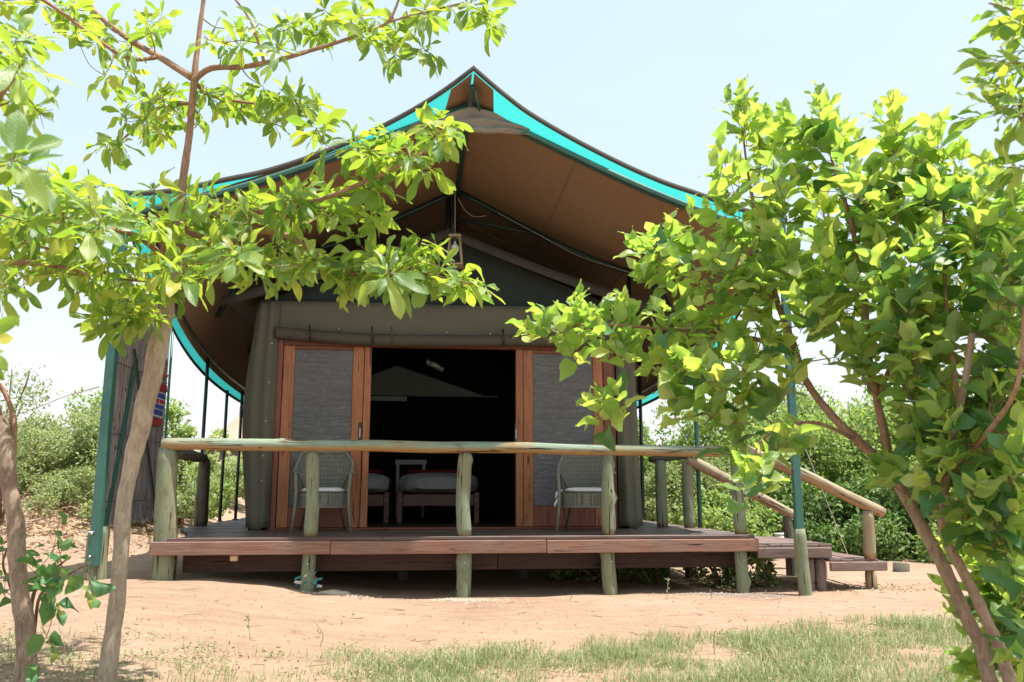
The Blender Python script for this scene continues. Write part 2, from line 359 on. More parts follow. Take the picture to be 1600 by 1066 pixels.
M_grass=m_leaf('grass_blade',(.17,.22,.10),(.27,.32,.15),(.42,.42,.25),((.22,.32,.08),(.38,.46,.14)),.3,False,rough=.5,spec=.35,yellow=(.58,.52,.34))
def m_dirt():
    n=NB('pink_sandy_dirt'); g=n.noise(n.map('Object',(1,1,1)),.7,6,.6,.3); f=n.noise(n.map('Object',(1,2.2,1)),6,7,.68); p=n.noise(n.map('Object',(1,1,1)),55,4,.7)
    st=n.noise(n.map('Object',(.5,3.5,1)),2.2,5,.6,.4)
    base=n.ramp(g,[(.3,(.39,.255,.175)),(.55,(.45,.305,.212)),(.75,(.50,.36,.258))])
    base=n.mix(.45,base,n.ramp(f,[(.3,.62),(.65,1.05)]),'MULTIPLY'); base=n.mix(.35,base,n.ramp(p,[(.3,.6),(.65,1.1)]),'MULTIPLY'); base=n.mix(.35,base,n.ramp(st,[(.32,.6),(.55,1.05)]),'MULTIPLY')
    at_=n.n('ShaderNodeAttribute',attribute_name='lv').outputs['Fac']
    gr=n.math('MULTIPLY',at_,n.ramp(n.noise(n.map('Object',(1,1,1)),7,6,.7),[(.35,.2),(.6,1)])); base=n.mix(n.math('MULTIPLY',gr,.7),base,(.24,.21,.11))
    n.bump(n.math('ADD',n.math('MULTIPLY',f,1.0),n.math('MULTIPLY',p,.4)),.8,.05); return n.set(base,.95,.15)
M_dirt=m_dirt()
M_plaster=simple('pale_plaster_lump',(.56,.46,.36),.95,.1)
M_stone=simple('pale_gravel',(.34,.29,.25),.9,.2)
M_thatch=simple('far_thatch',(.42,.30,.22),.9,.2)
M_hutw=simple('far_hut_wall',(.30,.20,.15),.9,.2)
# ============================================================ GROUND
def grass_mask(x,y):
    """0..1 how much grass grows here"""
    if y<1 or y>8: return 0
    edge=max(6.05,6.62+.27*x) + .22*noise.noise(Vector((x*.9,2,5)))+.12*noise.noise(Vector((x*4,2,5)))
    t=sm((edge-y)/.5)
    left=1-.80*sm((-x-.35)/1.2)
    pat=.62+.85*noise.noise(Vector((x*1.3,y*1.7,1)))+.5*noise.noise(Vector((x*4,y*5,1)))
    bare=1-.9*math.exp(-(((x-1.45)/.8)**2+((y-4.75)/.30)**2))
    return max(0,min(1,t*left*min(1,pat)*bare))
def build_ground():
    xs=list(np.arange(-7,7.001,.07)); ys=list(np.arange(2,13,.065)); d=.08
    while xs[-1]<300: xs.append(xs[-1]+d); d*=1.13
    xs=[-x for x in xs[:200:-1]]+xs; d=.08
    while ys[-1]<450: ys.append(ys[-1]+d); d*=1.08
    ys=[-6,-4,-2,-1,0,.5,1,1.5,1.8]+ys
    V=[];at_=[]
    for y in ys:
        for x in xs: V.append((x,y,G(x,y))); at_.append(grass_mask(x,y) if y<8 and abs(x)<9 else (.0 if y<15 else .55*sm((y-15)/6)))
    nx=len(xs); Q=[(j*nx+i,j*nx+i+1,(j+1)*nx+i+1,(j+1)*nx+i) for j in range(len(ys)-1) for i in range(nx-1)]
    me=npmesh('ground',V,Q,at_); o=link('ground',me,M_dirt); tag(o,kind='structure'); return o
build_ground()
# ============================================================ LEAF GEOMETRY
def leafmesh(kind,seed,nx=4,ny=8):
    r=random.Random(seed); V=[];UV=[]; droop=r.uniform(.1,.55); fold=r.uniform(.05,.35); tw=r.uniform(-.5,.5); ph=r.uniform(0,6); wave=r.uniform(.02,.05)
    for j in range(ny+1):
        t=j/ny
        if kind=='A': w=.165*(math.sin(PI*min(1,t**1.25))**.8)*(0.55+.75*t) if 0<t<1 else 0; w=max(w,.012)
        elif kind=='B': w=.30*(math.sin(PI*t**.72)**.85*(1-.3*t) if 0<t<1 else 0)*1.25; w=max(w,.006 if t>0 else .015); w*=1+.09*math.sin(t*13+ph)
        else: w=.13*(math.sin(PI*t)**.8 if 0<t<1 else 0); w=max(w,.01)
        for i in range(nx+1):
            s=i/nx*2-1; x=s*w; z=-droop*t*t*.55+abs(x)*fold*1.4+wave*math.sin(t*9+ph+(2 if s>0 else 0))*abs(s)*(1.5 if kind=='B' else .9)
            a=tw*t; V.append((x*math.cos(a)-z*math.sin(a)*.3,t*(1-.12*droop),z+x*math.sin(a))); UV.append((i/nx,t))
    Q=[(j*(nx+1)+i,j*(nx+1)+i+1,(j+1)*(nx+1)+i+1,(j+1)*(nx+1)+i) for j in range(ny) for i in range(nx)]
    return np.array(V,np.float32),np.array(Q,np.int32),np.array(UV,np.float32)
LV={k:[leafmesh(k,i*13+ord(k),4,10 if k=='B' else 8) for i in range(14)] for k in 'ABC'}
LM={}
for k in LV:
    LM[k]=[npmesh('leaf_'+{'A':'obovate','B':'wavy','C':'narrow'}[k],v,q,None,uv) for v,q,uv in LV[k]]
def frame(d,up):
    d=d.normalized(); x=d.cross(up)
    if x.length<1e-3: x=d.orthogonal()
    x.normalize(); z=x.cross(d); q=random.Random(int(d.x*1e6)^int(up.y*1e6)); return Matrix((x*q.uniform(.75,1.15),d,z*q.uniform(.4,2.0))).transposed()
def merged(name,leaves,kind):
    """leaves: (pos, R3x3, size, variant) -> one mesh"""
    Vs=[];Qs=[];Us=[];As=[];o=0
    for p,R,s,k in leaves:
        v,q,uv=LV[kind][k]; m=np.array(R,np.float32)*s
        Vs.append(v@m.T+np.array(p,np.float32)); Qs.append(q+o); Us.append(uv); As.append(np.full(len(v),random.random(),np.float32)); o+=len(v)
    return npmesh(name,np.concatenate(Vs),np.concatenate(Qs),np.concatenate(As),np.concatenate(Us))
def inframe(p):
    x,y,z=p.x,p.y,p.z-CZ; dep=y*math.cos(TH)+z*math.sin(TH)
    if dep<.3: return 0,0,0
    h=-y*math.sin(TH)+z*math.cos(TH); return 800+F*x/dep,533-F*h/dep,dep
def rv(r): 
    while True:
        v=Vector((r.uniform(-1,1),r.uniform(-1,1),r.uniform(-1,1)))
        if .05<v.length<1: return v.normalized()
def make_tree(name,label,cat,base,stems,spots,kind,lsize,matl,barkt,barkb,seed,nobj=300,mode='rosette',per=(7,10),group=None,lean=Vector((0,0,.5)),twr=.0035,twigm=None,dens=1.0):
    """stems: (role, [(px,py,Y,r)..]) ; spots: (px,py,rx,ry,n,Y,dY)"""
    r=random.Random(seed)
    t=thing(name,label,cat,base,group)
    nodes=[]
    for role,pts in stems:
        P=[]
        for q in pts:
            if len(q)==4: P.append((at(q[0],q[1],q[2]),q[3]))
            else: P.append((Vector(q[0]),q[1]))
        line=smoothline([p for p,_ in P],7); rs=[]
        for i in range(len(line)):
            f=i/7; a=min(int(f),len(P)-1); b=min(a+1,len(P)-1); rs.append(P[a][1]+(P[b][1]-P[a][1])*(f-a))
        line=[p+Vector((noise.noise(p*5),noise.noise(p*5+Vector((9,0,0))),0))*rs[i]*.35 for i,p in enumerate(line)]
        rs=[q*(1+.16*noise.noise(Vector((i*.55,seed,0)))) for i,q in enumerate(rs)]
        tube('trunk' if role=='trunk' else 'branch',line,rs,barkt if role=='trunk' else barkb,t,seg=14 if role=='trunk' else 9)
        nodes+= [(p,rs[i]) for i,p in enumerate(line) if role!='trunk' or i>len(line)*.35]
    TV=[];TQ=[];leaves=[]
    def addtube(pts,rs,seg=5):
        V,Q=tubearr(pts,rs,seg,len(TV)); TV.extend(V); TQ.extend(Q)
    ends=[]
    for (px,py,rx,ry,n,Y,dY) in spots:
        for _ in range(max(1,round(n*dens))):
            while True:
                a,b=r.uniform(-1,1),r.uniform(-1,1)
                if a*a+b*b<1: break
            ends.append(at(px+a*rx,py+b*ry,Y+r.uniform(-dY,dY)))
    order=sorted(ends,key=lambda p:min((p-q).length for q,_ in nodes))
    net=list(nodes)
    for e in order:
        # join to the nearest wood that is not above the shoot
        q,qr=min(net,key=lambda w:(e-w[0]).length+.25*max(0,w[0].z-e.z))
        d=e-q; ln=d.length
        mid=q+d*.5+Vector((r.uniform(-.1,.1),r.uniform(-.1,.1),-.08+r.uniform(-.08,.06)))*ln
        pts=smoothline([q,mid,e],4); r0=min(qr*.7,twr*(1+1.6*ln)); addtube(pts,[r0+(twr*.6-r0)*i/8 for i in range(9)])
        net.append((mid,r0*.8)); net.append((e,twr*.8))
        tipd=(d.normalized()*.7+lean*(1.8 if mode=='shoot' and e.z>2.35 else 1)+rv(r)*(.45 if not(mode=='shoot' and e.z>2.35) else .3)).normalized()
        if mode=='rosette':
            k=r.randint(*per); a0=r.random()*6.3; ref=tipd.orthogonal().normalized()
            for i in range(k):
                a=a0+i*2.4; side=(Matrix.Rotation(a,3,tipd)@ref)
                el=r.uniform(-.35,.9)*(1-.0*i); dd=(side+tipd*el+Vector((0,0,-.30)))
                s=lsize*r.uniform(.5,1.2); leaves.append((e+dd.normalized()*.012-tipd*r.uniform(0,.03),frame(dd,(tipd+Vector((0,0,.4))+rv(r)*.35)),s,r.randrange(14)))
            if r.random()<.3:
                for i in range(5):
                    dd=(tipd+rv(r)*.8).normalized(); addtube([e,e+dd*r.uniform(.03,.07)],[.0012,.0008],4)
        else:
            k=r.randint(*per); ln2=lsize*r.uniform(1.0,1.7)*(1.35 if e.z>2.35 else 1); st=e-tipd*ln2*.35
            pts=smoothline([st,e+rv(r)*.01,e+tipd*ln2*.65+rv(r)*.03],3); addtube(pts,[twr*.6*(1-.08*i) for i in range(len(pts))],4)
            ref=tipd.orthogonal().normalized(); a0=r.random()*6.3
            for i in range(k):
                f=(i+.5)/k; p=st+tipd*ln2*f; side=Matrix.Rotation(a0+i*2.39,3,tipd)@ref
                dd=side*(.95-.65*f)+tipd*(.45+.8*f)+Vector((0,0,-.12*(1-f)))+rv(r)*.22
                dn=dd.normalized(); pet=lsize*.14*(1.2-f); addtube([p,p+dn*pet],[.0016,.0012],4)
                s=lsize*(1.15-.6*f)*r.uniform(.7,1.15); leaves.append((p+dn*pet,frame(dn,(tipd*.7+Vector((0,0,.5))+rv(r)*.6)),s,r.randrange(14)))
    o=Vector(base)
    if TV: 
        tg=link('twig',pym('twig',[v-o for v in TV],TQ),twigm or M_twig,t,Matrix.Translation(o)); tg['kind']='stuff'
    def score(l):
        x,y,d=inframe(l[0]); return -1 if (d<=0 or x<-20 or x>1620 or y<-20 or y>1086) else l[2]/d
    leaves.sort(key=score,reverse=True)
    for p,R,s,k in leaves[:nobj]:
        M=Matrix.Translation(p)@R.to_4x4()@Matrix.Scale(s,4); lf=link('leaf',LM[kind][k],matl,t,M)
    if len(leaves)>nobj:
        me=merged('foliage',[(l[0]-o,l[1],l[2],l[3]) for l in leaves[nobj:]],kind); f=link('foliage',me,matl,t,Matrix.Translation(o)); f['kind']='stuff'
    return t
# ============================================================ DECK
ZD=.61
def gz(u,v): p=L(u,v,0); return G(p.x,p.y)
deck=thing('wooden_deck','raised dark reddish plank veranda deck carrying the tent','deck',L(0,0,gz(0,0)))
rn=random.Random(3); v=-.02; i=0
while v<6.2:
    w=.135; uL=-2.72-.55*sm((v-.1)/2.4) if i else -2.8; uR=2.96
    if v>1.9: segs=[(uL,-2.42),(2.14,uR)] if v>1.95 else [(uL,uR)]
    else:
        j=rn.uniform(-1.6,1.8); segs=[(uL,j-.002),(j+.002,uR)]
    for a,b in segs: tbox('plank',a,b,v,v+w-.008,ZD-.032+rn.uniform(-.002,.002),ZD+rn.uniform(-.003,.003),M_deck,deck,.004)
    v+=w; i+=1
for a,b,dz in ((-2.95,-1.285,.004),(-1.281,.81,0),(.815,2.99,-.003)):
    tbox('fascia_board',a,b,-.045,-.004,ZD-.16+dz,ZD-.035+dz,M_fascia,deck,.006)
tbox('fascia_board',2.965,3.0,-.002,2.6,ZD-.16,ZD-.035,M_fascia,deck,.006)
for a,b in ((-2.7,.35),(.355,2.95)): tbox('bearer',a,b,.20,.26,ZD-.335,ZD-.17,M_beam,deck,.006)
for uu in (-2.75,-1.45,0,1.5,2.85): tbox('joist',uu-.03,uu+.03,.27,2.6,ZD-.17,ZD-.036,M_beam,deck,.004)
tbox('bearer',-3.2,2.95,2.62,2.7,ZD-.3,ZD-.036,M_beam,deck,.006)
FP=[(-2.84,.10,.085),(-1.49,.07,.066),(.01,.07,.072),(1.47,.07,.068),(2.84,.07,.062)]
for k,(u,v,r) in enumerate(FP):
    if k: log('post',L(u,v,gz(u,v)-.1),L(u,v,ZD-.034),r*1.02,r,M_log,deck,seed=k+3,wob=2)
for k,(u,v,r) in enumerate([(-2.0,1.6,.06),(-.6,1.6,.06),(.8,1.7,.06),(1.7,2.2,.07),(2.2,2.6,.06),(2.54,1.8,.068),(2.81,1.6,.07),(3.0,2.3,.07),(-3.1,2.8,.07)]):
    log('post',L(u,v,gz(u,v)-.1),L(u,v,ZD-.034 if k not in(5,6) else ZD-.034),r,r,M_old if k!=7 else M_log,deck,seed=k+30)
tbox('wood_block',-2.22,-2.15,-.0,.06,ZD-.215,ZD-.162,simple('raw_wood',(.55,.4,.27)),deck)
for k,(u,v,r) in enumerate(FP):
    if k: tube('bolt',[L(u,v-r+.002,ZD-.25),L(u,v-r-.012,ZD-.25)],.011,M_steel,deck,8)
# railing
rail=thing('log_railing','log railing with greenish handrail along the deck front','railing',L(0,0,ZD))
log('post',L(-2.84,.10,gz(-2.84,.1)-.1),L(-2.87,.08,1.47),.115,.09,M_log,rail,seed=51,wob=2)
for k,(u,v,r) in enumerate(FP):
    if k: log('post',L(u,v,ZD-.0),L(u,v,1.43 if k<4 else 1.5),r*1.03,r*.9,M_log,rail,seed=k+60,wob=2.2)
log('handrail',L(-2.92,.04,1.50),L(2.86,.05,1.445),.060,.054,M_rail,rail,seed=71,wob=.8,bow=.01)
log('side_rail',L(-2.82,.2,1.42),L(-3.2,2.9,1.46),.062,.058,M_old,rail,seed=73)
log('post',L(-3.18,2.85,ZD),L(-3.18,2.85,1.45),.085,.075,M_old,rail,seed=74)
# right side railing
rr=thing('log_railing','short dark railing on two grey posts at the deck back corner','railing',L(2.6,1.7,ZD))
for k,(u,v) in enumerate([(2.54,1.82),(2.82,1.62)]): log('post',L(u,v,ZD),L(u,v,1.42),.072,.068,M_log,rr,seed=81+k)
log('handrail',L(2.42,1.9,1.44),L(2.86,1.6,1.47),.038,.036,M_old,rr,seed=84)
# steps
st=thing('deck_steps','two low dark wooden steps leading off the deck end','steps',L(3.7,.8,gz(3.7,.8)))
def stepgroup(u0,u1,v0,v1,zt,th):
    tbox('fascia_board',u0,u1,v0-.04,v0-.002,zt-th,zt-.018,M_stepw,st,.012); tbox('fascia_board',u1-.036,u1,v0,v1,zt-th,zt-.018,M_stepw,st,.012)
    x=u0+.005
    while x<u1-.12:
        tbox('plank',x,x+.128,v0-.02,v1,zt-.017,zt+rn.uniform(.006,.014),M_stepw,st,.004); x+=.135
stepgroup(3.015,3.82,.1,1.55,.495,.125); stepgroup(3.80,4.43,.12,1.5,.345,.115)
for k,(u,v,r) in enumerate([(3.60,.18,.06),(3.73,.2,.058),(4.3,.2,.06),(4.35,1.4,.06),(3.2,1.4,.06)]):
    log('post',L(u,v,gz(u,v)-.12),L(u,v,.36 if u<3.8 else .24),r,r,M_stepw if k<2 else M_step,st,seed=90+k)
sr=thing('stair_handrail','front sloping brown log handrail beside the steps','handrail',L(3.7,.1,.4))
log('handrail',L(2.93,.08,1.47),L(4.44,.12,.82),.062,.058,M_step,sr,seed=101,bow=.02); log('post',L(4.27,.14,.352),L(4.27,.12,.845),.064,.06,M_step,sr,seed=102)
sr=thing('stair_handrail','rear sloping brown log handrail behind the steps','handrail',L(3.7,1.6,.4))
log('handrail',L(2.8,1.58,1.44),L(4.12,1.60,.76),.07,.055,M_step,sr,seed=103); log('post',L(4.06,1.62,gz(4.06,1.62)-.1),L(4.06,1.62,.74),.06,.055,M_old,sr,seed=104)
# ============================================================ CANOPY (flysheet)
def plane(u): a=abs(u); return 5.03-.39*a
def eavez(v): return 2.33+1.45*math.exp(-max(v,0)/1.45)
def zin(u,v):
    a=abs(u); z=plane(u)-(.11 if u>0 else .045)*math.sin(PI*min(a/3.4,1)**1.3); z-= .07*math.sin(min(a/2.8,1)*PI)*sm(v/1.5)
    if v>-.2 and a>2.5:
        s=sm((a-2.5)/.95); z=z*(1-s)+min(z,eavez(v)+(3.45-a)*.3)*s
    return z
def zout(u,v):
    a=abs(u); e=.035+.03*min(a,2.5)/2.5+.11*max(0,a-2)**2*math.exp(-max(v,0)/.7)+((.095 if u>0 else -.01)*math.sin(PI*min(a/3.4,1)**1.3)-.065*max(0,1-a/2)*math.exp(-max(v+.2,0)*2)+.04*math.exp(-((a-2.5)/.4)**2))*math.exp(-max(v,0)/1.5)
    e=max(e,.02)
    return zin(u,v)+e
cp=thing('canopy_roof','large tent flysheet with brown lining and bright teal verge','canopy',L(0,0,0))
VB=8.6
def vfront(u): a=abs(u); return -.74*math.exp(-a/(1.15 if u>0 else .8))-.06*(1-min(a/3.5,1))*0 - .12*(1-a/3.5)+.02
def outer(s,t):
    u=(s*2-1)*3.5; v0=vfront(u); v=v0+(VB-v0)*t**1.6; u*=1-.043*sm(v/1.2); return L(u,v,zout(u,v) + (.0 if v>0 else .06*(-v)*math.exp(-abs(u))))
grid('outer_fly',outer,72,46,M_teal,cp)
def inner(s,t):
    u=(s*2-1)*3.26; v=-.2+(VB-.3)*t**1.6; return L(u,v,zin(u,v))
grid('brown_lining',inner,68,46,M_brown,cp)
def hemline(n=70,dz=0): return [outer(i/n,0)+Vector((0,0,dz)) for i in range(n+1)]
def hemf(s,t):
    p=outer(s,0); return p+(L(0,-.012,0)-L(0,0,0))+Vector((0,0,.04-.055*t))+ (L(0,.05,0)-L(0,0,0))*(t*0)
grid('hem',hemf,72,1,M_hem,cp,.012)
for sgn in (0,1):
    def sh(s,t,sgn=sgn): return outer(sgn,s)+Vector((0,0,.015-.05*t))
    grid('hem',sh,46,1,M_hem,cp,.01)
# brown ridge reinforcement pieces at the peak
for sg in (-1,1):
    def rf(s,t,sg=sg):
        u=sg*(.01+s*(.20+.05*t)); v0=vfront(u)+.02; v=v0+(-.2-v0)*t; return L(u,v,zout(u,v)+(.06*(-v)*math.exp(-abs(u)))-.014)
    grid('ridge_patch',rf,4,4,M_brown,cp)
def val(s,t):
    u=-.62+1.25*s; top=5.0-.32*abs(u-.03)-.03; bot=4.735+.014*math.sin(s*9)-.05*abs(s-.5); z=top*(1-t)+min(bot,top-.015)*t
    v=-.27+.035*t+.022*math.sin(t*15+s*7+2*abs(s-.5))+.014*math.sin(s*25+t*5)-.05*math.sin(PI*s)*(1-t); return L(u,v,z)
grid('valance',val,40,10,M_val,cp,.006)
for su in (-2.3,-1.15,1.15,2.3):
    tube('seam',[L(su,vv,zin(su,vv)-.004) for vv in np.linspace(-.15,6.5,24)],.006,M_brown,cp,4)
for sv in (.9,3.4): tube('seam',[L(su,sv,zin(su,sv)-.004) for su in np.linspace(-3.2,3.2,40)],.006,M_brown,cp,4)
fr=thing('canopy_frame','green and dark steel pipe frame holding up the flysheet','frame',L(0,0,0))
tube('ridge_pole',[L(0,-.72,4.985),L(0,VB-.2,4.93)],.028,M_dgreen,fr)
for sg in (-1,1):
    pts=[L(sg*a,-.235,zin(a,-.2)-.028+.02) for a in np.linspace(0,3.42,14)]
    tube('front_rafter',pts,.030,M_green,fr)
    tube('front_rafter_lining',[p+Vector((0,0,-.035))+(L(0,.03,0)-L(0,0,0)) for p in pts],.016,M_dgreen,fr)
    for vv in (2.25,4.4,6.6):
        pts=[L(sg*a,vv,zin(a,vv)-.05) for a in np.linspace(.0,3.0,13)]; tube('rafter',pts,.034,M_dgreen,fr)
    pts=[L(sg*3.2,vv,zin(3.2,vv)-.03) for vv in np.linspace(-.1,VB-.5,22)]; tube('eave_pipe',pts,.02,M_dgreen,fr)
tube('ridge_post',[L(-.12,2.3,4.9),L(-.12,2.35,4.0)],.035,M_black,fr)
tube('brace',[L(0.03,-.66,4.97),L(.10,-.30,4.93)],.012,M_green,fr)
tube('brace',[L(0,2.25,4.6),L(1.2,2.25,4.40)],.02,M_dgreen,fr)
for (u,v) in ((-3.22,2.85),(-3.29,4.42),(-3.23,5.22)):
    tube('pole',[L(u,v,ZD),L(u,v,zin(u,v)-.02)],.024,M_dgreen,fr); tube('foot_plate',[L(u,v,ZD),L(u,v,ZD+.012)],.05,M_dgreen,fr)
for (u,v) in ((3.0,1.77),(2.4,2.61),(3.0,4.4)):
    tube('pole',[L(u,v,.0 if v==1.77 else ZD),L(u,v,zin(u,v))],.028,M_green if v==1.77 else M_dgreen,fr)
# corner poles (square steel) on wooden stubs
pl=thing('corner_pole','green steel corner pole bolted to a low split post left of the deck','pole',at(155,905,9.0))
p0=at(150,905,8.55); p0.z=.22
b=L(-3.55,.05,0); 
def cpole(t,u,v,ut,vt,zs,zt,w,seed,zg,off):
    d0=L(u,v,zs); d1=L(ut,vt,zt); me=boxme(w,w,(d1-d0).length,.004)
    for q in me.vertices: q.co.z+=(d1-d0).length/2
    link('steel_pole',me,M_green,t,axisM(d0,d1))
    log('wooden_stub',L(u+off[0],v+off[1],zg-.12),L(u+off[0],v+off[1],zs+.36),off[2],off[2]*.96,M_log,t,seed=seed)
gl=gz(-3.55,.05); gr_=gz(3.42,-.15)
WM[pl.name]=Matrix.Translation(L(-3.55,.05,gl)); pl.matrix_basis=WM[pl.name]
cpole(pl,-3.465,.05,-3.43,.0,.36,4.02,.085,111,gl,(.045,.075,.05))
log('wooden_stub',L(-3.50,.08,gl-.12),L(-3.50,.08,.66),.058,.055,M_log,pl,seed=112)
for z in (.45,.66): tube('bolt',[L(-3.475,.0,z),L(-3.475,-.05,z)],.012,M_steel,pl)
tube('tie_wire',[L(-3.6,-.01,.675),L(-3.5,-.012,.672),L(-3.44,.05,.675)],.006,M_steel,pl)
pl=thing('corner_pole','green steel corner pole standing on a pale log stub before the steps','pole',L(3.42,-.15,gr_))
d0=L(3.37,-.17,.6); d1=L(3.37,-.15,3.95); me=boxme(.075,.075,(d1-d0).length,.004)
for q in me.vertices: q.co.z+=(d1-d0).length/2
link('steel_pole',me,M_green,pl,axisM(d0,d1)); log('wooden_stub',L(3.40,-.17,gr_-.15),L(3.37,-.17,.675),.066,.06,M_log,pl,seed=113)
# reed screen at the left end
rs_=thing('reed_screen','tall weathered grey reed screen hanging left of the deck','screen',L(-3.45,1.0,.7))
Vs=[];Qs=[];As=[];rn2=random.Random(9)
for k in range(150):
    vv=.10+1.78*k/150+rn2.uniform(-.003,.003); r=rn2.uniform(.006,.009); zb=.74+rn2.uniform(-.03,.02); zt=3.15+rn2.uniform(-.05,.05); du=rn2.uniform(-.008,.008)
    V,Q=tubearr([L(-3.45+du,vv,zb)-L(-3.45,1,.7),L(-3.45+du+rn2.uniform(-.004,.004),vv+rn2.uniform(-.004,.004),(zb+zt)/2)-L(-3.45,1,.7),L(-3.45+du,vv,zt)-L(-3.45,1,.7)],[r,r,r],5,len(Vs)); Vs+=V; Qs+=Q; As+=[rn2.random()]*len(V)
o=link('reeds',npmesh('reeds',[tuple(v) for v in Vs],Qs,As),M_reed,rs_,Matrix.Translation(L(-3.45,1,.7))); o['kind']='stuff'
for z in (.95,1.6,2.3,3.0): tube('binding_wire',[L(-3.425,.08,z),L(-3.425,1.9,z)],.0035,M_black,rs_,5)
tube('edge_pipe',[L(-3.43,1.93,.6),L(-3.43,1.93,3.2)],.016,M_green,rs_)
sg_=thing('printed_sticker','small torn red, white and blue printed sticker on the reed screen','sticker',L(-3.42,1.35,2.0))
def stick(v0,v1,z0,z1,m,u=-3.415,sk=0.0):
    V=[L(u,v0,z0),L(u,v1,z0),L(u,v1+sk,z1),L(u,v0+sk,z1)]; V=[p-L(-3.42,1.35,2.0) for p in V]; V2=[p+(L(.003,0,0)-L(0,0,0)) for p in V]
    link('print',pym('print',V+V2,[(0,1,2,3),(7,6,5,4),(0,4,5,1),(1,5,6,2),(2,6,7,3),(3,7,4,0)],False),m,sg_,Matrix.Translation(L(-3.42,1.35,2.0)))
stick(1.20,1.66,1.78,1.86,M_redp,sk=.03); stick(1.22,1.74,1.875,2.17,M_whitepr,-3.418,.05)
stick(1.25,1.70,1.90,1.96,M_bluep); stick(1.27,1.72,1.975,2.02,M_bluep); stick(1.29,1.52,2.035,2.085,M_redp); stick(1.56,1.74,2.04,2.085,M_redp); stick(1.30,1.76,2.10,2.155,M_bluep)
stick(1.30,1.82,2.19,2.27,M_redp,sk=-.02); stick(1.33,1.66,2.275,2.33,M_redp,sk=-.08); stick(1.5,1.6,2.28,2.31,M_whitepr,-3.411)
stick(1.32,1.5,2.38,2.45,M_orangep,sk=.2); stick(1.34,1.52,2.46,2.52,M_redp,sk=.26); stick(1.5,1.78,2.36,2.40,M_orangep,sk=.05)
br=thing('brace_bars','pair of green flat steel brace bars leaning in front of the reed screen','brace',L(-3.3,.3,.3))
for a,b,w,m in (((165,822),(214,560),.05,M_green),((209,545),(243,800),.045,M_dgreen)):
    d0=at(*a,8.3); d1=at(*b,8.75); me=boxme(w,.02,(d1-d0).length,.002)
    for q in me.vertices: q.co.z+=(d1-d0).length/2
    link('bar',me,m,br,axisM(d0,d1,(0,-1,0)))
# ============================================================ TENT
tent=thing('safari_tent','olive canvas safari tent with open sliding doors under the flysheet','tent',L(-.14,1.6,ZD))
VW=1.6; UL,UR=-2.36,2.08; UC=-.14
def header(s,t):
    u=UL+(UR-UL)*s; z=2.80+.48*t; return L(u,VW-.02+.015*math.sin(u*3+t*2)-.02*math.sin(t*PI),z+.015*math.sin(u*2)*(1-t))
grid('header_canvas',header,50,6,M_olive,tent,.008)
V=[L(UL,VW+.02,3.27),L(UR,VW+.02,3.27),L(UC,VW+.02,4.14),L(UL,VW+.06,3.27),L(UR,VW+.06,3.27),L(UC,VW+.06,4.14)]; o0=L(UC,VW,ZD)
link('front_gable',pym('gable',[p-o0 for p in V],[(0,1,2),(5,4,3),(0,3,4,1),(1,4,5,2),(2,5,3,0)],False),M_dkgreen,tent,Matrix.Translation(o0))
for sg,ue in ((-1,-2.75),(1,2.5)):
    def rf(s,t,ue=ue):
        u=UC+(ue-UC)*s; v=1.38+6.8*t; z=4.18-.96*s+.05*s*s-.03*math.sin(s*PI); return L(u,v,z)
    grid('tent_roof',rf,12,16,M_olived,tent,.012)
    def rfi(s,t,ue=ue):
        u=UC+(ue-UC)*s*.95; v=1.66+6.5*t; z=4.10-.96*s; return L(u,v,z)
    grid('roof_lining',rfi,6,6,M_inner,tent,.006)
    # edge webbing hanging under the roof's front edge
    def eb(s,t,ue=ue):
        u=UC+(ue-UC)*s; z=4.18-.96*s+.05*s*s-.03*math.sin(s*PI); return L(u,1.375,z-.11*t)
    grid('roof_edge_flap',eb,12,1,M_inner2,tent,.008)
for uu in (UL,UR):
    def sw(s,t,uu=uu): return L(uu+.03*math.sin(s*40),VW+.0+6.3*s,ZD+2.68*t)
    grid('side_wall',sw,60,4,M_olive,tent,.008)
    def swi(s,t,uu=uu): return L(uu*.975,VW+.08+6.1*s,ZD+2.6*t)
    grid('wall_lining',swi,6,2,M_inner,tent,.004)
def bw(s,t): return L(UL+(UR-UL)*s,7.9,ZD-.12+(2.82+ .9*(1-abs(2*s-1)))*t)
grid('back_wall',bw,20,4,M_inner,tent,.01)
tbox('tent_floor',UL+.02,UR-.02,1.96,7.95,ZD-.09,ZD-.002,simple('dark_floor',(.035,.028,.024),.6),tent,.002)
# pleated corner curtains
for nm,(u0,u1,seed) in enumerate([(-2.40,-2.12,1),(1.93,2.20,2)]):
    def cu(s,t,u0=u0,u1=u1,seed=seed):
        bul=(.10*math.sin(PI*min(1,(1-t)*1.0))**1.5 if seed==1 else .05*(1-t)**2)
        left=(1-s)
        u=u0+(u1-u0)*s-(bul*left if seed==1 else -bul*s)
        return L(u,VW-.075+.022*math.sin(s*12+t*1.0+seed)-.10*math.sin(s*PI)*(.5+.5*(1-t))+(.12*left*left if seed==1 else .12*s*s),ZD+.015+2.62*t+.02*math.sin(s*9)*(1-t))
    grid('corner_curtain',cu,44,24,M_olive,tent,.008)
# studs
k=0
for px,py in ((425,537),(420,598),(415,658),(411,712),(409,752),(530,514),(698,520),(766,522),(454,513)):
    d=ray(px,py); n=Vector((-uy,ux,0)); vv=VW-.15 if px<440 else VW-.05; t=(vv+(OX*n.x+OY*n.y))/(d.x*n.x+d.y*n.y); p=Vector((0,0,CZ))+d*t
    tube('stud',[p,p+(L(0,-.012,0)-L(0,0,0))],.010,M_brass,tent,6)
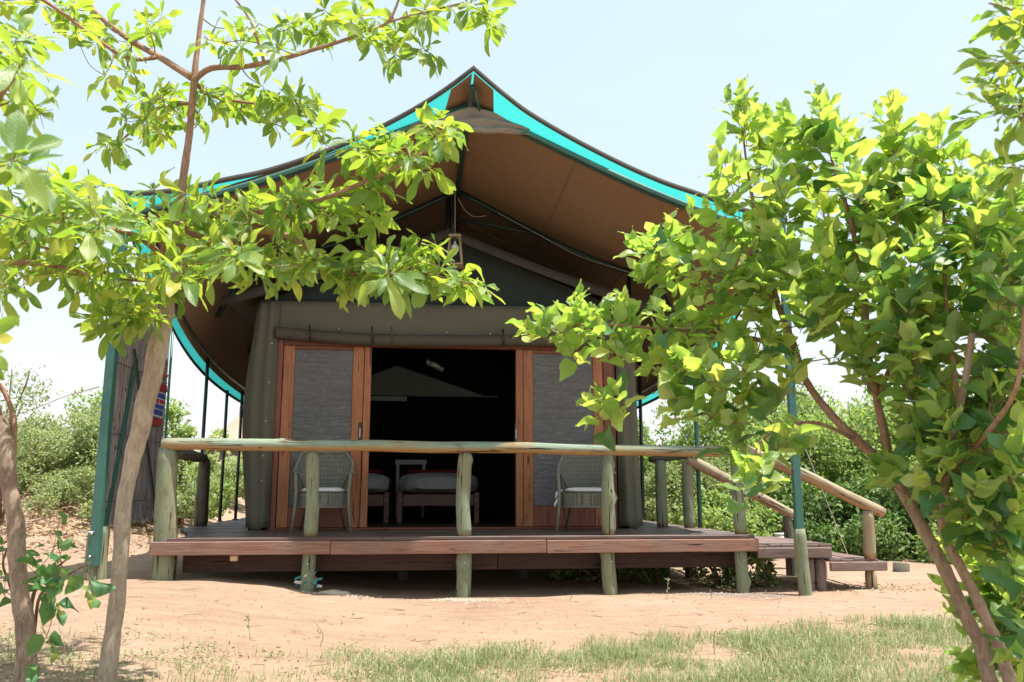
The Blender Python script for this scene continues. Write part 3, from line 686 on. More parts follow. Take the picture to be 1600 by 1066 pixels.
# rolled flap
def flap(s,t):
    u=-2.13+3.95*s; a=2*PI*t; r=.075+.010*noise.noise(Vector((u*2,math.cos(a),math.sin(a)))); zc=2.875-.035*s-.04*math.sin(s*PI)-.02*math.sin(s*2*PI)
    return L(u,VW-.115+r*math.cos(a),zc+r*.95*math.sin(a))
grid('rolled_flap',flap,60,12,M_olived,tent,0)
for u in (-1.03,-.80,.52,-1.75): tube('flap_tie',[L(u,VW-.2,2.96),L(u+.01,VW-.215,2.85),L(u+.015,VW-.19,2.76)],.010,M_black if u!=-.8 else M_olived,tent,6)
# door frames, doors
def tpart(name,u0,u1,v0,v1,z0,z1,m,par,bev=.005): return tbox(name,u0,u1,v0,v1,z0,z1,m,par,bev)
tpart('door_jamb',-2.15,-2.06,VW-.04,VW+.06,ZD,2.81,M_jamb,tent); tpart('door_jamb',1.78,1.92,VW-.04,VW+.06,ZD,2.81,M_jamb,tent)
tpart('door_head',-2.058,1.778,VW-.03,VW+.06,2.745,2.81,M_jamb,tent); tpart('door_sill',-2.058,1.778,VW-.06,VW+.06,ZD+.001,ZD+.022,M_jamb,tent)
def door(u0,u1,sl,sr,hx,dv):
    d=link('sliding_door',boxme(u1-u0-sl-sr-.004,.035,.235,.005),M_jamb,tent,TM((u0+sl+u1-sr)/2,VW+dv,ZD+.025+.1175))
    tpart('stile',u0,u0+sl,VW-.02+dv,VW+.02+dv,ZD+.025,2.743,M_door,d); tpart('stile',u1-sr,u1,VW-.02+dv,VW+.02+dv,ZD+.025,2.743,M_door,d)
    tpart('top_rail',u0+sl+.002,u1-sr-.002,VW-.018+dv,VW+.018+dv,2.70,2.743,M_jamb,d)
    tpart('mesh_screen',u0+sl+.002,u1-sr-.002,VW-.004+dv,VW+.002+dv,ZD+.265,2.698,M_mesh,d,0)
    tpart('handle',hx-.018,hx+.018,VW-.034+dv,VW-.022+dv,1.60,1.84,M_black,d); tpart('latch',hx-.007,hx+.007,VW-.05+dv,VW-.035+dv,1.66,1.78,M_steel,d,.003)
door(-2.055,-1.115,.13,.13,-1.14,.0); door(.79,1.775,.12,.12,.70,-.0)
tpart('door_stile_edge',-1.11,-1.03,VW-.04,VW+.03,ZD+.025,2.743,M_door,tent); tpart('door_stile_edge',.70,.785,VW-.04,VW+.03,ZD+.025,2.743,M_door,tent)
# rear gable panel with its pale sill
GV=6.1
V=[L(-2.15,GV,2.66),L(.72,GV,2.66),L(-.83,GV,3.18)]; V+=[p+(L(0,.02,0)-L(0,0,0)) for p in V]; o0=L(-.8,GV,2.6)
M_gaz=m_cloth('grey_gauze',(.42,.45,.42),(.5,.53,.5),3)
link('gable_screen',pym('gable_screen',[p-o0 for p in V],[(0,1,2),(5,4,3),(0,3,4,1),(1,4,5,2),(2,5,3,0)],False),M_gaz,tent,Matrix.Translation(o0))
tpart('screen_sill',-1.3,-.65,GV-.05,GV-.03,2.56,2.64,M_whitep,tent); tpart('screen_rail',-.648,.92,GV-.05,GV-.03,2.645,2.665,M_gaz,tent)
# ============================================================ INSIDE
def bed(u0,u1,lab,g):
    b=thing('single_bed',lab,'bed',L((u0+u1)/2,3.4,ZD),g)
    for u in (u0+.03,u1-.03):
        for v in (3.4,5.3): tbox('leg',u-.035,u+.035,v,v+.07,ZD,1.03,M_bedw,b)
    tbox('foot_board',u0+.07,u1-.07,3.41,3.45,.84,1.0,M_bedw,b); tbox('side_board',u0,u0+.03,3.48,5.29,.86,1.0,M_bedw,b); tbox('side_board',u1-.03,u1,3.48,5.29,.86,1.0,M_bedw,b)
    for u in (u0+.05,u1-.05): tube('bolt',[L(u,3.4,.93),L(u,3.388,.93)],.010,M_brass,b,6)
    w=u1-u0
    def mt(s,t):
        a=2*PI*t; c=math.cos(a);q=math.sin(a); e=.45; x=math.copysign(abs(c)**e,c)*(w/2-.01); z=math.copysign(abs(q)**e,q)*.13+.025*(1-(x/(w/2))**2)*(1 if q>0 else 0)
        k=min(1,min(s,1-s)*9+.55); return L((u0+u1)/2+x*min(1,k*1.02),3.36+1.95*s,1.145+z*k)
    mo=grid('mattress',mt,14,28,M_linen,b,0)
    for s_,flip in ((0,1),(1,0)):
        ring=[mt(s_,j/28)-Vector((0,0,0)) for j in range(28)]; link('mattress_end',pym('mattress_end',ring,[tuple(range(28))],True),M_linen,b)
    return b
bed(-.72,.40,'single bed with white mattress nearest the middle of the open doorway','beds inside the tent')
bed(-1.95,-.84,'single bed with white mattress partly hidden by the left sliding door','beds inside the tent')
for (u0,u1,l) in ((-.60,.28,'red blanket laid across the bed in the middle of the doorway'),(-1.83,-.96,'red blanket laid across the bed behind the left door')):
    o=tbox('blanket',u0,u1,3.8,5.0,1.298,1.345,M_red,None,.015); tag(o,l,'blanket','red blankets on the beds')
ch=thing('white_chair','pale white chair frame at the back of the tent beyond the beds','chair',L(-.55,5.9,ZD))
tbox('top_rail',-.82,-.30,5.9,5.95,1.48,1.56,M_whitep,ch); tbox('leg',-.80,-.75,5.9,5.94,ZD,1.48,M_whitep,ch); tbox('leg',-.37,-.32,5.9,5.94,ZD,1.48,M_whitep,ch); tbox('seat',-.8,-.32,5.6,5.89,1.02,1.06,M_whitep,ch)
lf=thing('ceiling_light','small clear glass ceiling light inside the tent above the doorway','light',L(-.42,2.6,3.05))
q0=at(669,566,11.0); q1=at(691,577,11.0); lf.location=q0; WM[lf.name]=Matrix.Translation(q0); lf.matrix_basis=WM[lf.name]
tube('glass_tube',[q0,q1],.035,M_glass,lf,12); tube('end_cap',[q1,q1+(q1-q0)*.08],.038,M_steel,lf,12); tube('end_cap',[q0,q0-(q1-q0)*.08],.038,M_steel,lf,12); tube('wire',[q0,q0+Vector((0,0,.5))],.004,M_black,lf,5)
# ============================================================ CHAIRS
def wicker_chair(lab,u,v,rz,g):
    B=TM(u,v,ZD,rz); c=thing('wicker_chair',lab,'chair',L(u,v,ZD),g)
    def T(x,y,z): return B@Vector((x,y,z))
    w,d,hs=.268,.25,.43
    def ring(a):  # rounded-square seat outline
        e=.6; c_,s_=math.cos(a),math.sin(a); return (math.copysign(abs(c_)**e,c_)*w,math.copysign(abs(s_)**e,s_)*d)
    def sk(s,t):
        x,y=ring(2*PI*s); rib=.009*math.sin(2*PI*s*48)*(1 if int(t*9)%2 else -1); f=1+(rib/.28)
        z=hs-.01-.155*(1-t)+.008*math.cos(s*2*PI*4)*(1-t); return T(x*f*(1-.03*(1-t)),y*f*(1-.03*(1-t)),z)
    grid('skirt',sk,256,10,M_wicker,c,0)
    def se(s,t): x,y=ring(2*PI*s); return T(x*t*.99,y*t*.99,hs-.012+.004*math.sin(t*90))
    grid('seat',se,40,14,M_wicker,c,0)
    # tub back: sweeps round from one arm to the other
    def bk(s,t):
        a=rad(-28)+rad(236)*s; c_,s_=math.cos(a),math.sin(a); back=max(0,math.sin(a)); h=.20+.24*sm(back*1.25)
        fl=.95+.22*t**1.5*(1 if back>.3 else .8); rib=.0085*math.sin(s*2*PI*48)*(1 if int(t*16)%2 else -1)
        x=c_*(w+.015)*fl*(1+rib*3); y=s_*(d+.01)*fl*(1+rib*3)+.02; return T(x,y,hs+.005+(h)*t)
    grid('backrest',bk,232,18,M_wicker,c,0)
    rim=[bk(i/40,1.0)+Vector((0,0,.004)) for i in range(41)]; tube('rim',rim,.016,M_wicker,c,8)
    rim=[T(*( (lambda q:(q[0]*1.01,q[1]*1.01,hs-.165))(ring(2*PI*i/40)))) for i in range(41)]; tube('skirt_edge',rim,.008,M_wicker,c,6)
    for sx in (-1,1):
        tube('leg',[T(sx*.31,-.26,0),T(sx*.285,-.235,hs*.6),T(sx*.28,-.225,hs),T(sx*.295,-.20,hs+.20)],[.014,.016,.017,.018],M_wicker,c,8)
        tube('leg',[T(sx*.25,.25,0),T(sx*.17,.19,hs*.8)],[.013,.014],M_wickd,c,8)
        tube('arm_brace',[T(sx*.20,-.02,hs+.01),T(sx*.27,-.12,hs+.19)],.008,M_wickd,c,6)
    return T
T1=wicker_chair('grey wicker armchair on the deck before the left sliding door',-1.5,1.22,rad(4),'wicker armchairs on the deck')
T2=wicker_chair('grey wicker armchair on the deck before the right sliding door',1.42,.98,rad(-14),'wicker armchairs on the deck')
def cushion(T,lab,ties):
    o0=T(0,0,.45)
    def cu(s,t):
        a=2*PI*s; e=.6; c_,s_=math.cos(a),math.sin(a); r=math.sin(PI*t)**.45 if 0<t<1 else 0
        x=math.copysign(abs(c_)**e,c_)*.235*r; y=math.copysign(abs(s_)**e,s_)*.21*r; return T(x,y-.01,.447-.032*math.cos(PI*t)*1.0+.008*noise.noise(Vector((x*9,y*9,2))))
    c=thing('seat_cushion',lab,'cushion',o0,'white cushions on the wicker armchairs'); grid('pad',cu,32,12,M_white,c,0)
    if ties:
        tube('tie',[T(-.26,-.1,.45),T(-.31,-.14,.42),T(-.33,-.16,.36)],[.012,.02,.008],M_white,c,7); tube('tie',[T(-.29,-.13,.38),T(-.33,-.16,.30),T(-.34,-.15,.26)],[.010,.018,.006],M_white,c,7)
cushion(T1,'white cushion on the left wicker armchair',False); cushion(T2,'white cushion with knotted ties on the right wicker armchair',True)
# ============================================================ HANGING LANTERN, CABLES
q=L(-.08,1.0,3.97); la=thing('hanging_lantern','tapered wooden framed lantern hanging on a cord before the tent gable','lantern',q)
tube('cord',[L(-.09,1.0,4.78),q],.004,M_cable,la,5)
M_lw=simple('pale_lantern_wood',(.34,.27,.16),.6)
for sx in (-1,1):
    for sy in (-1,1): tube('frame_bar',[q+Vector((sx*.055,sy*.055,0)),q+Vector((sx*.085,sy*.085,-.36))],.013,M_lw,la,6)
for dz,w in ((0,.07),(-.35,.1)):
    link('frame_top' if dz==0 else 'frame_base',boxme(w*2,w*2,.022,.004),M_lw,la,Matrix.Translation(q+Vector((0,0,dz))))
bulb=[];
for i in range(9): bulb.append((i/8))
V=[];Q=[]
for i,t in enumerate(bulb):
    r=.012+.03*math.sin(PI*min(1,t*1.05))**1.2*(t>.25)+.004
    for k in range(10): V.append((r*math.cos(2*PI*k/10),r*math.sin(2*PI*k/10),-.05-.17*t))
for i in range(8):
    for k in range(10): a=i*10+k;b_=i*10+(k+1)%10; Q.append((a,b_,b_+10,a+10))
link('bulb',pym('bulb',V,Q),simple('bulb_glass',(.6,.6,.58),.1),la,Matrix.Translation(q)); link('bulb_holder',boxme(.035,.035,.06,.006),M_black,la,Matrix.Translation(q+Vector((0,0,-.04))))
cb=smoothline([L(.0,2.1,4.83),L(.1,2.15,4.68),L(.22,2.15,4.60),L(.38,2.15,4.62)],6); tag(tube('electric_cable',cb,.006,M_cable,None,5),'short loose pale cable loop drooping under the canopy peak','cable')
cb=smoothline([L(.52,2.12,4.66),L(1.0,2.12,zin(1.0,2.2)-.10),L(1.6,2.12,zin(1.6,2.2)-.13),L(2.3,2.12,zin(2.3,2.2)-.10)],8); tag(tube('electric_cable',cb,.006,M_cable,None,5),'long pale cable running along the dark canopy rafter','cable')
tag(tube('guy_wire',smoothline([L(-3.57,.1,2.05),at(95,622,9.6),at(50,640,10.2),at(-120,700,12.5)],4),.006,M_cable,None,5),'thin guy wire stretched from the left corner pole into the bushes','wire')
tag(tube('guy_rope',[L(3.42,-.1,1.75),L(4.6,1.4,.55),L(5.0,1.9,.1)],.004,M_whitep,None,5),'thin white guy rope stretched behind the stair handrail','rope')
# small things
o=tube('log_stub',[at(1408,902,11.2)-Vector((0,0,.1)),at(1408,880,11.2)],.10,M_old,None,10); tag(o,'short cut log stub standing on bare ground right of the steps','log')
q=at(1227,843,11.5); V,Qd=[],[]
bk=thing('white_bucket','small white plastic bucket on the ground behind the steps','bucket',q-Vector((0,0,.2)))
tube('bucket_body',[q-Vector((0,0,.25)),q+Vector((0,0,.07))],[.10,.13],M_whitep,bk,16); tube('bucket_rim',[q+Vector((0,0,.06)),q+Vector((0,0,.08))],.14,M_whitep,bk,16)
# teal rag tied to second post
rg=thing('plastic_rag','torn teal plastic rag tied round the foot of a deck post','rag',L(-1.49,.07,.22))
for k in range(14):
    a=k*.9; p=L(-1.49+.075*math.cos(a),.07+.075*math.sin(a)-.01,gz(-1.49,.07)+.03+.014*k*.6); e=p+Vector((math.cos(a)*.06,-.03,random.uniform(-.02,.05)))
    V=[p,p+Vector((.02,-.01,.03)),e+Vector((.01,0,.02)),e]; V2=[x+Vector((0,-.004,0)) for x in V]
    o0=WM[rg.name].translation; link('strip',pym('strip',[x-o0 for x in V+V2],[(0,1,2,3),(7,6,5,4),(0,4,5,1),(1,5,6,2),(2,6,7,3),(3,7,4,0)],False),M_rag if k%4 else M_whitep,rg,Matrix.Translation(o0))
def lump(name,px,py,Y,sx,sy,sz,mat,lab,cat,seed,sub=3):
    p=at(px,py,Y); p.z=G(p.x,p.y); bm=bmesh.new(); bmesh.ops.create_icosphere(bm,subdivisions=sub,radius=1)
    for v in bm.verts:
        c=v.co; k=1+.35*noise.noise(c*1.6+Vector((seed,0,0)))+.16*noise.noise(c*5+Vector((seed,3,0))); v.co=Vector((c.x*sx*k,c.y*sy*k,c.z*sz*k))
    me=bpy.data.meshes.new(name); bm.to_mesh(me); bm.free(); me.polygons.foreach_set('use_smooth',[True]*len(me.polygons)); return tag(link(name,me,mat,None,Matrix.Translation(p)),lab,cat)
lump('plaster_lump',520,925,8.35,.16,.1,.035,M_plaster,'pale crumbled plaster lump on the dirt beside the second post','rubble',1)
def gravel(px,py,Y,rx,ry,n,lab):
    c=at(px,py,Y); V=[];Fc=[]; r=random.Random(px)
    for _ in range(n):
        x=c.x+r.gauss(0,rx); y=c.y+r.gauss(0,ry); s=r.uniform(.004,.013); z=G(x,y)+s*.3; b=len(V)
        for dx,dy,dz in ((1,0,0),(-1,0,0),(0,1,0),(0,-1,0),(0,0,.8),(0,0,-.8)): V.append((x+dx*s*r.uniform(.6,1.3),y+dy*s*r.uniform(.6,1.3),z+dz*s))
        for f in ((0,2,4),(2,1,4),(1,3,4),(3,0,4),(2,0,5),(1,2,5),(3,1,5),(0,3,5)): Fc.append(tuple(b+i for i in f))
    tag(link('gravel',pym('gravel',V,Fc,False),M_stone if px>1000 else M_plaster),lab,'gravel',kind='stuff')
gravel(725,940,8.25,.2,.05,240,'pale gravel spilled round the foot of the middle deck post'); gravel(1140,930,8.6,.3,.10,420,'grey gravel round the foot of the right deck post'); gravel(540,928,8.3,.16,.07,260,'pale rubble crumbs by the plaster lump'); gravel(900,955,7.9,1.6,.3,110,'loose small stones scattered on the dirt')
# far hut roof
hp=at(372,690,46); hut=thing('far_hut','distant thatched hut roof showing beyond the left canopy poles','hut',(hp.x,46,1))
def cone(s,t): a=2*PI*s; r=.15+2.6*t; return Vector((hp.x+.3+r*math.cos(a),46+r*math.sin(a),hp.z+1.5-1.9*t-.15*math.sin(t*PI)))
grid('thatch_roof',cone,24,6,M_thatch,hut); tube('wall',[Vector((hp.x+.3,46,.2)),Vector((hp.x+.3,46,hp.z-.2))],2.0,M_hutw,hut,20); tube('roof_cap',[Vector((hp.x+.3,46,hp.z+1.35)),Vector((hp.x+.3,46,hp.z+1.9))],.32,M_hutw,hut,8)
# ============================================================ BUSHES
def bush(name,label,cat,px,Y,top,half,depth,nleaf,ls,mat,seed,group=None,ncl=26,bot=None,x=None,spiky=.3,stems=8,flat=.0):
    """top: picture height the bush reaches at its distance; half: half-width in metres"""
    r=np.random.default_rng(seed); cx=at(px,700,Y).x; zt=at(px,top,Y).z; zb=G(cx,Y); H=max(.3,zt-zb)
    o=Vector((cx,Y,zb)); t=thing(name,label,cat,o,group)
    cl=[]
    for k in range(ncl):
        a=r.uniform(0,2*PI); q=r.uniform(0,1)**.5; h=r.uniform(.08,1)
        wid=math.sqrt(max(.05,1-(max(0,h-.45)/.6)**2)) ; cl.append((math.cos(a)*q*half*wid,math.sin(a)*q*depth*wid,h*H*.88,r.uniform(.16,.34)*min(half,H)))
    cl=np.array(cl); idx=r.integers(0,ncl,nleaf); d=r.normal(size=(nleaf,3)); d/=np.linalg.norm(d,axis=1)[:,None]; rr=r.uniform(.25,1.0,nleaf)**.5*(1+spiky*np.abs(r.normal(size=nleaf))*.5)
    P=cl[idx,:3]+d*cl[idx,3:4]*rr[:,None]*np.array([1,1,.9]); P[:,2]=np.maximum(P[:,2],.03)
    dirn=d*.6+r.normal(size=(nleaf,3))*.6+np.array([0,0,.15]); dirn/=np.linalg.norm(dirn,axis=1)[:,None]
    up=d+r.normal(size=(nleaf,3))*.6+np.array([0,0,.7]); x_=np.cross(dirn,up); x_/=np.maximum(1e-4,np.linalg.norm(x_,axis=1))[:,None]; nz_=np.cross(x_,dirn)
    s=ls*r.uniform(.6,1.35,nleaf)[:,None]; w=.26
    v0=P; v1=P+dirn*s*.5+x_*s*w+nz_*s*.08; v2=P+dirn*s-nz_*s*.12; v3=P+dirn*s*.5-x_*s*w+nz_*s*.08
    V=np.stack([v0,v1,v2,v3],1).reshape(-1,3); Q=np.arange(nleaf*4).reshape(-1,4); 
    cv=r.uniform(0,1,ncl); lv=np.repeat((cv[idx]*.45+r.uniform(0,.55,nleaf)),4)
    f=link('foliage',npmesh('foliage',V,Q,lv,smooth=False),mat,t,Matrix.Translation(o)); f['kind']='stuff'
    TV=[];TQ=[]; 
    for k in range(stems):
        c=cl[k%ncl]; e=Vector((c[0],c[1],c[2])); m=Vector((c[0]*.35+r.uniform(-.1,.1),c[1]*.35,c[2]*.5)); pts=smoothline([Vector((r.uniform(-.12,.12),r.uniform(-.12,.12),-.05)),m,e,e+Vector((c[0]*.1,0,c[3]))],3)
        Vv,Qq=tubearr(pts,[.02*(1-.9*i/len(pts))+.003 for i in range(len(pts))],5,len(TV)); TV+=Vv; TQ+=Qq
    sm_=link('stems',pym('stems',TV,TQ),M_twigr,t,Matrix.Translation(o)); sm_['kind']='stuff'
    return t
GL='bushes behind the left end of the deck'; GR='bushes behind the right end of the deck'
bush('pale_bush','pale fine leaved bush behind the left foreground trunk',"bush",40,15,655,1.3,1.2,15000,.065,M_bushL,1,GL)
bush('pale_bush','pale tall bush just left of the green corner pole','bush',120,14.5,640,1.1,1.1,15000,.062,M_bushL,2,GL)
bush('pale_bush','low pale bush behind the foot of the corner pole','bush',165,13.5,730,1.1,.8,11000,.055,M_bushL,3,GL)
bush('pale_bush','bushy pale shrub seen under the reed screen','bush',235,14.5,700,1.0,.9,9000,.06,M_bushL,4,GL)
bush('leafy_bush','loose leafy shrub against the sky beside the reed screen','bush',288,15,600,.6,.6,3200,.085,M_bushM,5,GL,ncl=16,spiky=.9)
bush('leafy_bush','sparse bush with dark leaves against the sky left of the corner pole','bush',140,17,592,.8,.6,3000,.09,M_bushM,6,GL,ncl=18,spiky=.9)
bush('leafy_bush','small bush with bare stems between railing and canopy poles','bush',300,16,730,.8,.7,6000,.06,M_bushM,7,GL)
bush('bright_bush','bright green low growth beyond the thin canopy poles','bush',355,19,725,1.3,1.0,9000,.07,M_bushL,8,GL)
bush('far_left_bush','hazy feathery shrub at the far left picture edge','bush',-5,12,570,.75,.7,5000,.05,M_bushL,9,GL,spiky=.9)
right=[(1010,17,650,1.1,M_bushM,'mid green bush seen just right of the tent corner'),(1075,14.5,700,1.0,M_bushL,'yellow green bush behind the two grey railing posts'),(1150,16,600,1.5,M_bushM,'rounded green bush behind the rear stair handrail'),(1240,14.5,640,1.3,M_bushM,'dark green bush behind the right corner pole'),(1310,15.5,590,1.5,M_bushM,'tall leafy bush behind the front stair handrail end'),(1330,13.5,760,1.2,M_bushD,'dark low bush behind the last handrail post'),(1420,15,600,1.6,M_bushM,'leafy bush seen between the forked trunk and the handrail'),(1500,13.5,640,1.5,M_bushM,'dark bush behind the right foreground tree'),(1590,14,600,1.6,M_bushM,'green bush at the right picture edge behind the tree'),(1130,13.5,775,.9,M_bushM,'low bright bush beyond the open stair rail'),(1000,20,735,1.6,M_bushL,'pale far bush beneath the hanging leaves')]
for k,(px,Y,top,hf,m,lab) in enumerate(right): bush('green_bush',lab,'bush',px,Y,top,hf,hf*.8,int(9500*hf),.085 if m!=M_bushL else .07,m,20+k,GR,ncl=34)
# distant scrub
def scrub():
    r=np.random.default_rng(5); n=90000; X=r.uniform(-75,75,n); Yy=r.uniform(34,58,n); hh=np.array([2.0+1.2*noise.noise(Vector((x*.13,2,0)))+.7*noise.noise(Vector((x*.5,2,4))) for x in X]); Z=r.uniform(0,1,n)**.7*hh+.2
    P=np.stack([X,Yy,Z],1); d=r.normal(size=(n,3)); d/=np.linalg.norm(d,axis=1)[:,None]; x_=np.cross(d,r.normal(size=(n,3))); x_/=np.linalg.norm(x_,axis=1)[:,None]; s=.34*r.uniform(.6,1.3,n)[:,None]
    V=np.stack([P,P+d*s*.5+x_*s*.35,P+d*s,P+d*s*.5-x_*s*.35],1).reshape(-1,3); tag(link('distant_scrub',npmesh('distant_scrub',V,np.arange(n*4).reshape(-1,4),np.repeat(r.uniform(0,1,n),4),smooth=False),M_bushL),'far line of pale green scrub along the horizon','scrub',kind='stuff')
scrub()
# shaded plants under the deck
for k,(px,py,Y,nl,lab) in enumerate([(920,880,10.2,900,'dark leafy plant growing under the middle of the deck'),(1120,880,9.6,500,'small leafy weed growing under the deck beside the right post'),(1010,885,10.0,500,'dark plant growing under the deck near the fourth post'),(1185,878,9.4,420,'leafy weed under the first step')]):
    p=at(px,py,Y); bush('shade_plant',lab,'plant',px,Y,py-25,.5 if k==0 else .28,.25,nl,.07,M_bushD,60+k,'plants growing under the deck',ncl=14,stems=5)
# dry litter mound left
def litter(lab,cx,cy,sx,sy,n,ls,mat,seed,hmax=.06,name='dry_litter',mask=None):
    r=np.random.default_rng(seed); X=r.normal(cx,sx,n); Yy=r.normal(cy,sy,n)
    if mask: keep=np.array([mask(x,y)>r.random() for x,y in zip(X,Yy)]); X=X[keep];Yy=Yy[keep]; n=len(X)
    Z=np.array([G(x,y) for x,y in zip(X,Yy)])+r.uniform(0,hmax,n); P=np.stack([X,Yy,Z],1)
    d=r.normal(size=(n,3))*np.array([1,1,.35]); d/=np.linalg.norm(d,axis=1)[:,None]; up=r.normal(size=(n,3))*.5+np.array([0,0,1]); x_=np.cross(d,up); x_/=np.linalg.norm(x_,axis=1)[:,None]; s=ls*r.uniform(.5,1.4,n)[:,None]
    V=np.stack([P,P+d*s*.5+x_*s*.2,P+d*s,P+d*s*.5-x_*s*.2],1).reshape(-1,3)
    tag(link(name,npmesh(name,V,np.arange(n*4).reshape(-1,4),np.repeat(r.uniform(0,1,n),4),smooth=False),mat),lab,'litter',kind='stuff')
litter('brown dry leaves and grass heaped on the bank at the left',-7.2,12.3,1.3,1.3,4500,.08,M_dryl,71,.16)
litter('dry leaf crumbs around the steps',L(4.2,.3,0).x,L(4.2,.3,0).y,.5,.3,700,.035,M_dryl,72,.02)
def twigs():
    r=random.Random(4); V=[];Q=[]
    for _ in range(150):
        x=r.uniform(-4,4.5); y=r.uniform(5.2,8.4); a=r.uniform(0,PI); l=r.uniform(.02,.09); z=G(x,y)+.004
        v,q=tubearr([(x,y,z),(x+math.cos(a)*l,y+math.sin(a)*l,z+.004),(x+math.cos(a+.3)*2*l,y+math.sin(a+.3)*2*l,z)],[.0022,.002,.0012],4,len(V)); V+=v;Q+=q
    tag(link('fallen_twigs',pym('fallen_twigs',V,Q),M_twigr),'thin broken twigs lying on the bare dirt','twigs',kind='stuff')
twigs()
litter('fine dark crumbs of soil and leaf scattered over the bare dirt',.2,7.3,2.6,.7,2200,.018,M_dryl,74,.004,name='soil_crumbs')
litter('small dead leaves scattered among the grass',-.5,5.2,2.4,.8,2600,.03,M_dryl,73,.015)
# ============================================================ GRASS
def grass():
    r=np.random.default_rng(11); N=210000; X=r.uniform(-4.2,4.6,N); Yy=r.uniform(3.4,8.0,N)
    m=np.array([grass_mask(x,y) for x,y in zip(X,Yy)]); keep=m*(.9)>r.uniform(.05,1,N); X=X[keep];Yy=Yy[keep];m=m[keep]; n=len(X)
    Z=np.array([G(x,y) for x,y in zip(X,Yy)]); hn=np.array([.6+.55*noise.noise(Vector((x*2.5,y*2.5,4))) for x,y in zip(X,Yy)])
    h=(.028+.07*r.uniform(.2,1,n)**1.5)*np.clip(hn+.35,.4,1.5)*np.where(r.random(n)<.03,1.8,1); a=r.uniform(0,2*PI,n); ln=r.uniform(.3,1.3,n)*h; w=r.uniform(.0014,.0028,n)
    dx=np.cos(a)*ln; dy=np.sin(a)*ln; sx=-np.sin(a)*w; sy=np.cos(a)*w
    B=np.stack([X,Yy,Z-.005],1); Mi=B+np.stack([dx*.35,dy*.35,h*.65],1); T=B+np.stack([dx,dy,h*.95],1); Sd=np.stack([sx,sy,np.zeros(n)],1)
    V=np.stack([B-Sd,B+Sd,Mi+Sd*.8,Mi-Sd*.8,T+Sd*.15,T-Sd*.15],1).reshape(-1,3); b=np.arange(n)[:,None]*6; Q=np.concatenate([b+np.array([[0,1,2,3]]),b+np.array([[3,2,4,5]])],0)
    cn=np.array([.5+.6*noise.noise(Vector((x*1.7,y*1.7,14))) for x,y in zip(X,Yy)]); lv=np.repeat(np.clip(cn*.55+r.uniform(0,.5,n),0,.999),6)
    tag(link('grass',npmesh('grass',V,Q,lv,smooth=False),M_grass),'short patchy green and straw grass across the foreground','grass',kind='stuff')
    # small broad weeds creeping on the soil
    N=46000; X=r.uniform(-4,4,N); Yy=r.uniform(3.5,7.4,N); pn=np.array([noise.noise(Vector((x*1.9,y*1.9,31))) for x,y in zip(X,Yy)]); keep=(pn>.02)&(np.array([(sm((max(6.2,6.75+.27*x)-y)/.4)) for x,y in zip(X,Yy)])>r.random(N)); X=X[keep];Yy=Yy[keep]; n=len(X)
    P=np.stack([X,Yy,np.array([G(x,y) for x,y in zip(X,Yy)])+r.uniform(.004,.035,n)],1); d=r.normal(size=(n,3))*np.array([1,1,.4]); d/=np.linalg.norm(d,axis=1)[:,None]; up=r.normal(size=(n,3))*.5+np.array([0,0,1.]); x_=np.cross(d,up); x_/=np.linalg.norm(x_,axis=1)[:,None]; s=r.uniform(.010,.026,n)[:,None]
    V=np.stack([P,P+d*s*.5+x_*s*.33,P+d*s,P+d*s*.5-x_*s*.33],1).reshape(-1,3); tag(link('creeping_weeds',npmesh('creeping_weeds',V,np.arange(n*4).reshape(-1,4),np.repeat(r.uniform(0,1,n),4),smooth=False),M_grass),'tiny leaved creeping weeds between the grass','weeds',kind='stuff')
grass()
# thin upright weeds and seed stalks
for k,(px,py,h,lab) in enumerate([(1042,935,.32,'pale forked weed on the dirt before the right post'),(890,930,.1,'tiny pale weed before the fourth post'),(390,1010,.3,'thin branching dry stalk on the left of the dirt'),(500,1010,.26,'thin stalk at the left tip of the grass'),(925,985,.22,'dark slanted stalk standing before the deck middle'),(1115,985,.26,'thin upright stalk at the grass edge right of the middle'),(490+845,990,.2,'thin stalk near the right tree'),(1110,920,.15,'small green weed under the second step')]):
    Y=8.2 if py<950 else 6.2; p=at(px,py,Y); p.z=G(p.x,p.y); r=random.Random(k+5); w=thing('weed_stalk',lab,'weed',p,'thin weeds on the bare dirt'); top=p+Vector((r.uniform(-.06,.06),0,h*.6))
    tube('stalk',smoothline([p,p+Vector((r.uniform(-.02,.02),0,h*.3)),top],3),.0028,M_twig if k%2 else M_cable,w,5)
    for j in range(5):
        b=p+(top-p)*r.uniform(.3,1); dd=Vector((r.uniform(-1,1),r.uniform(-.5,.5),r.uniform(.2,1))).normalized()
        link('leaf',LM['C'][j],M_grass if k%3 else M_bushM,w,Matrix.Translation(b)@frame(dd,Vector((0,-1,.3))).to_4x4()@Matrix.Scale(h*.11,4))
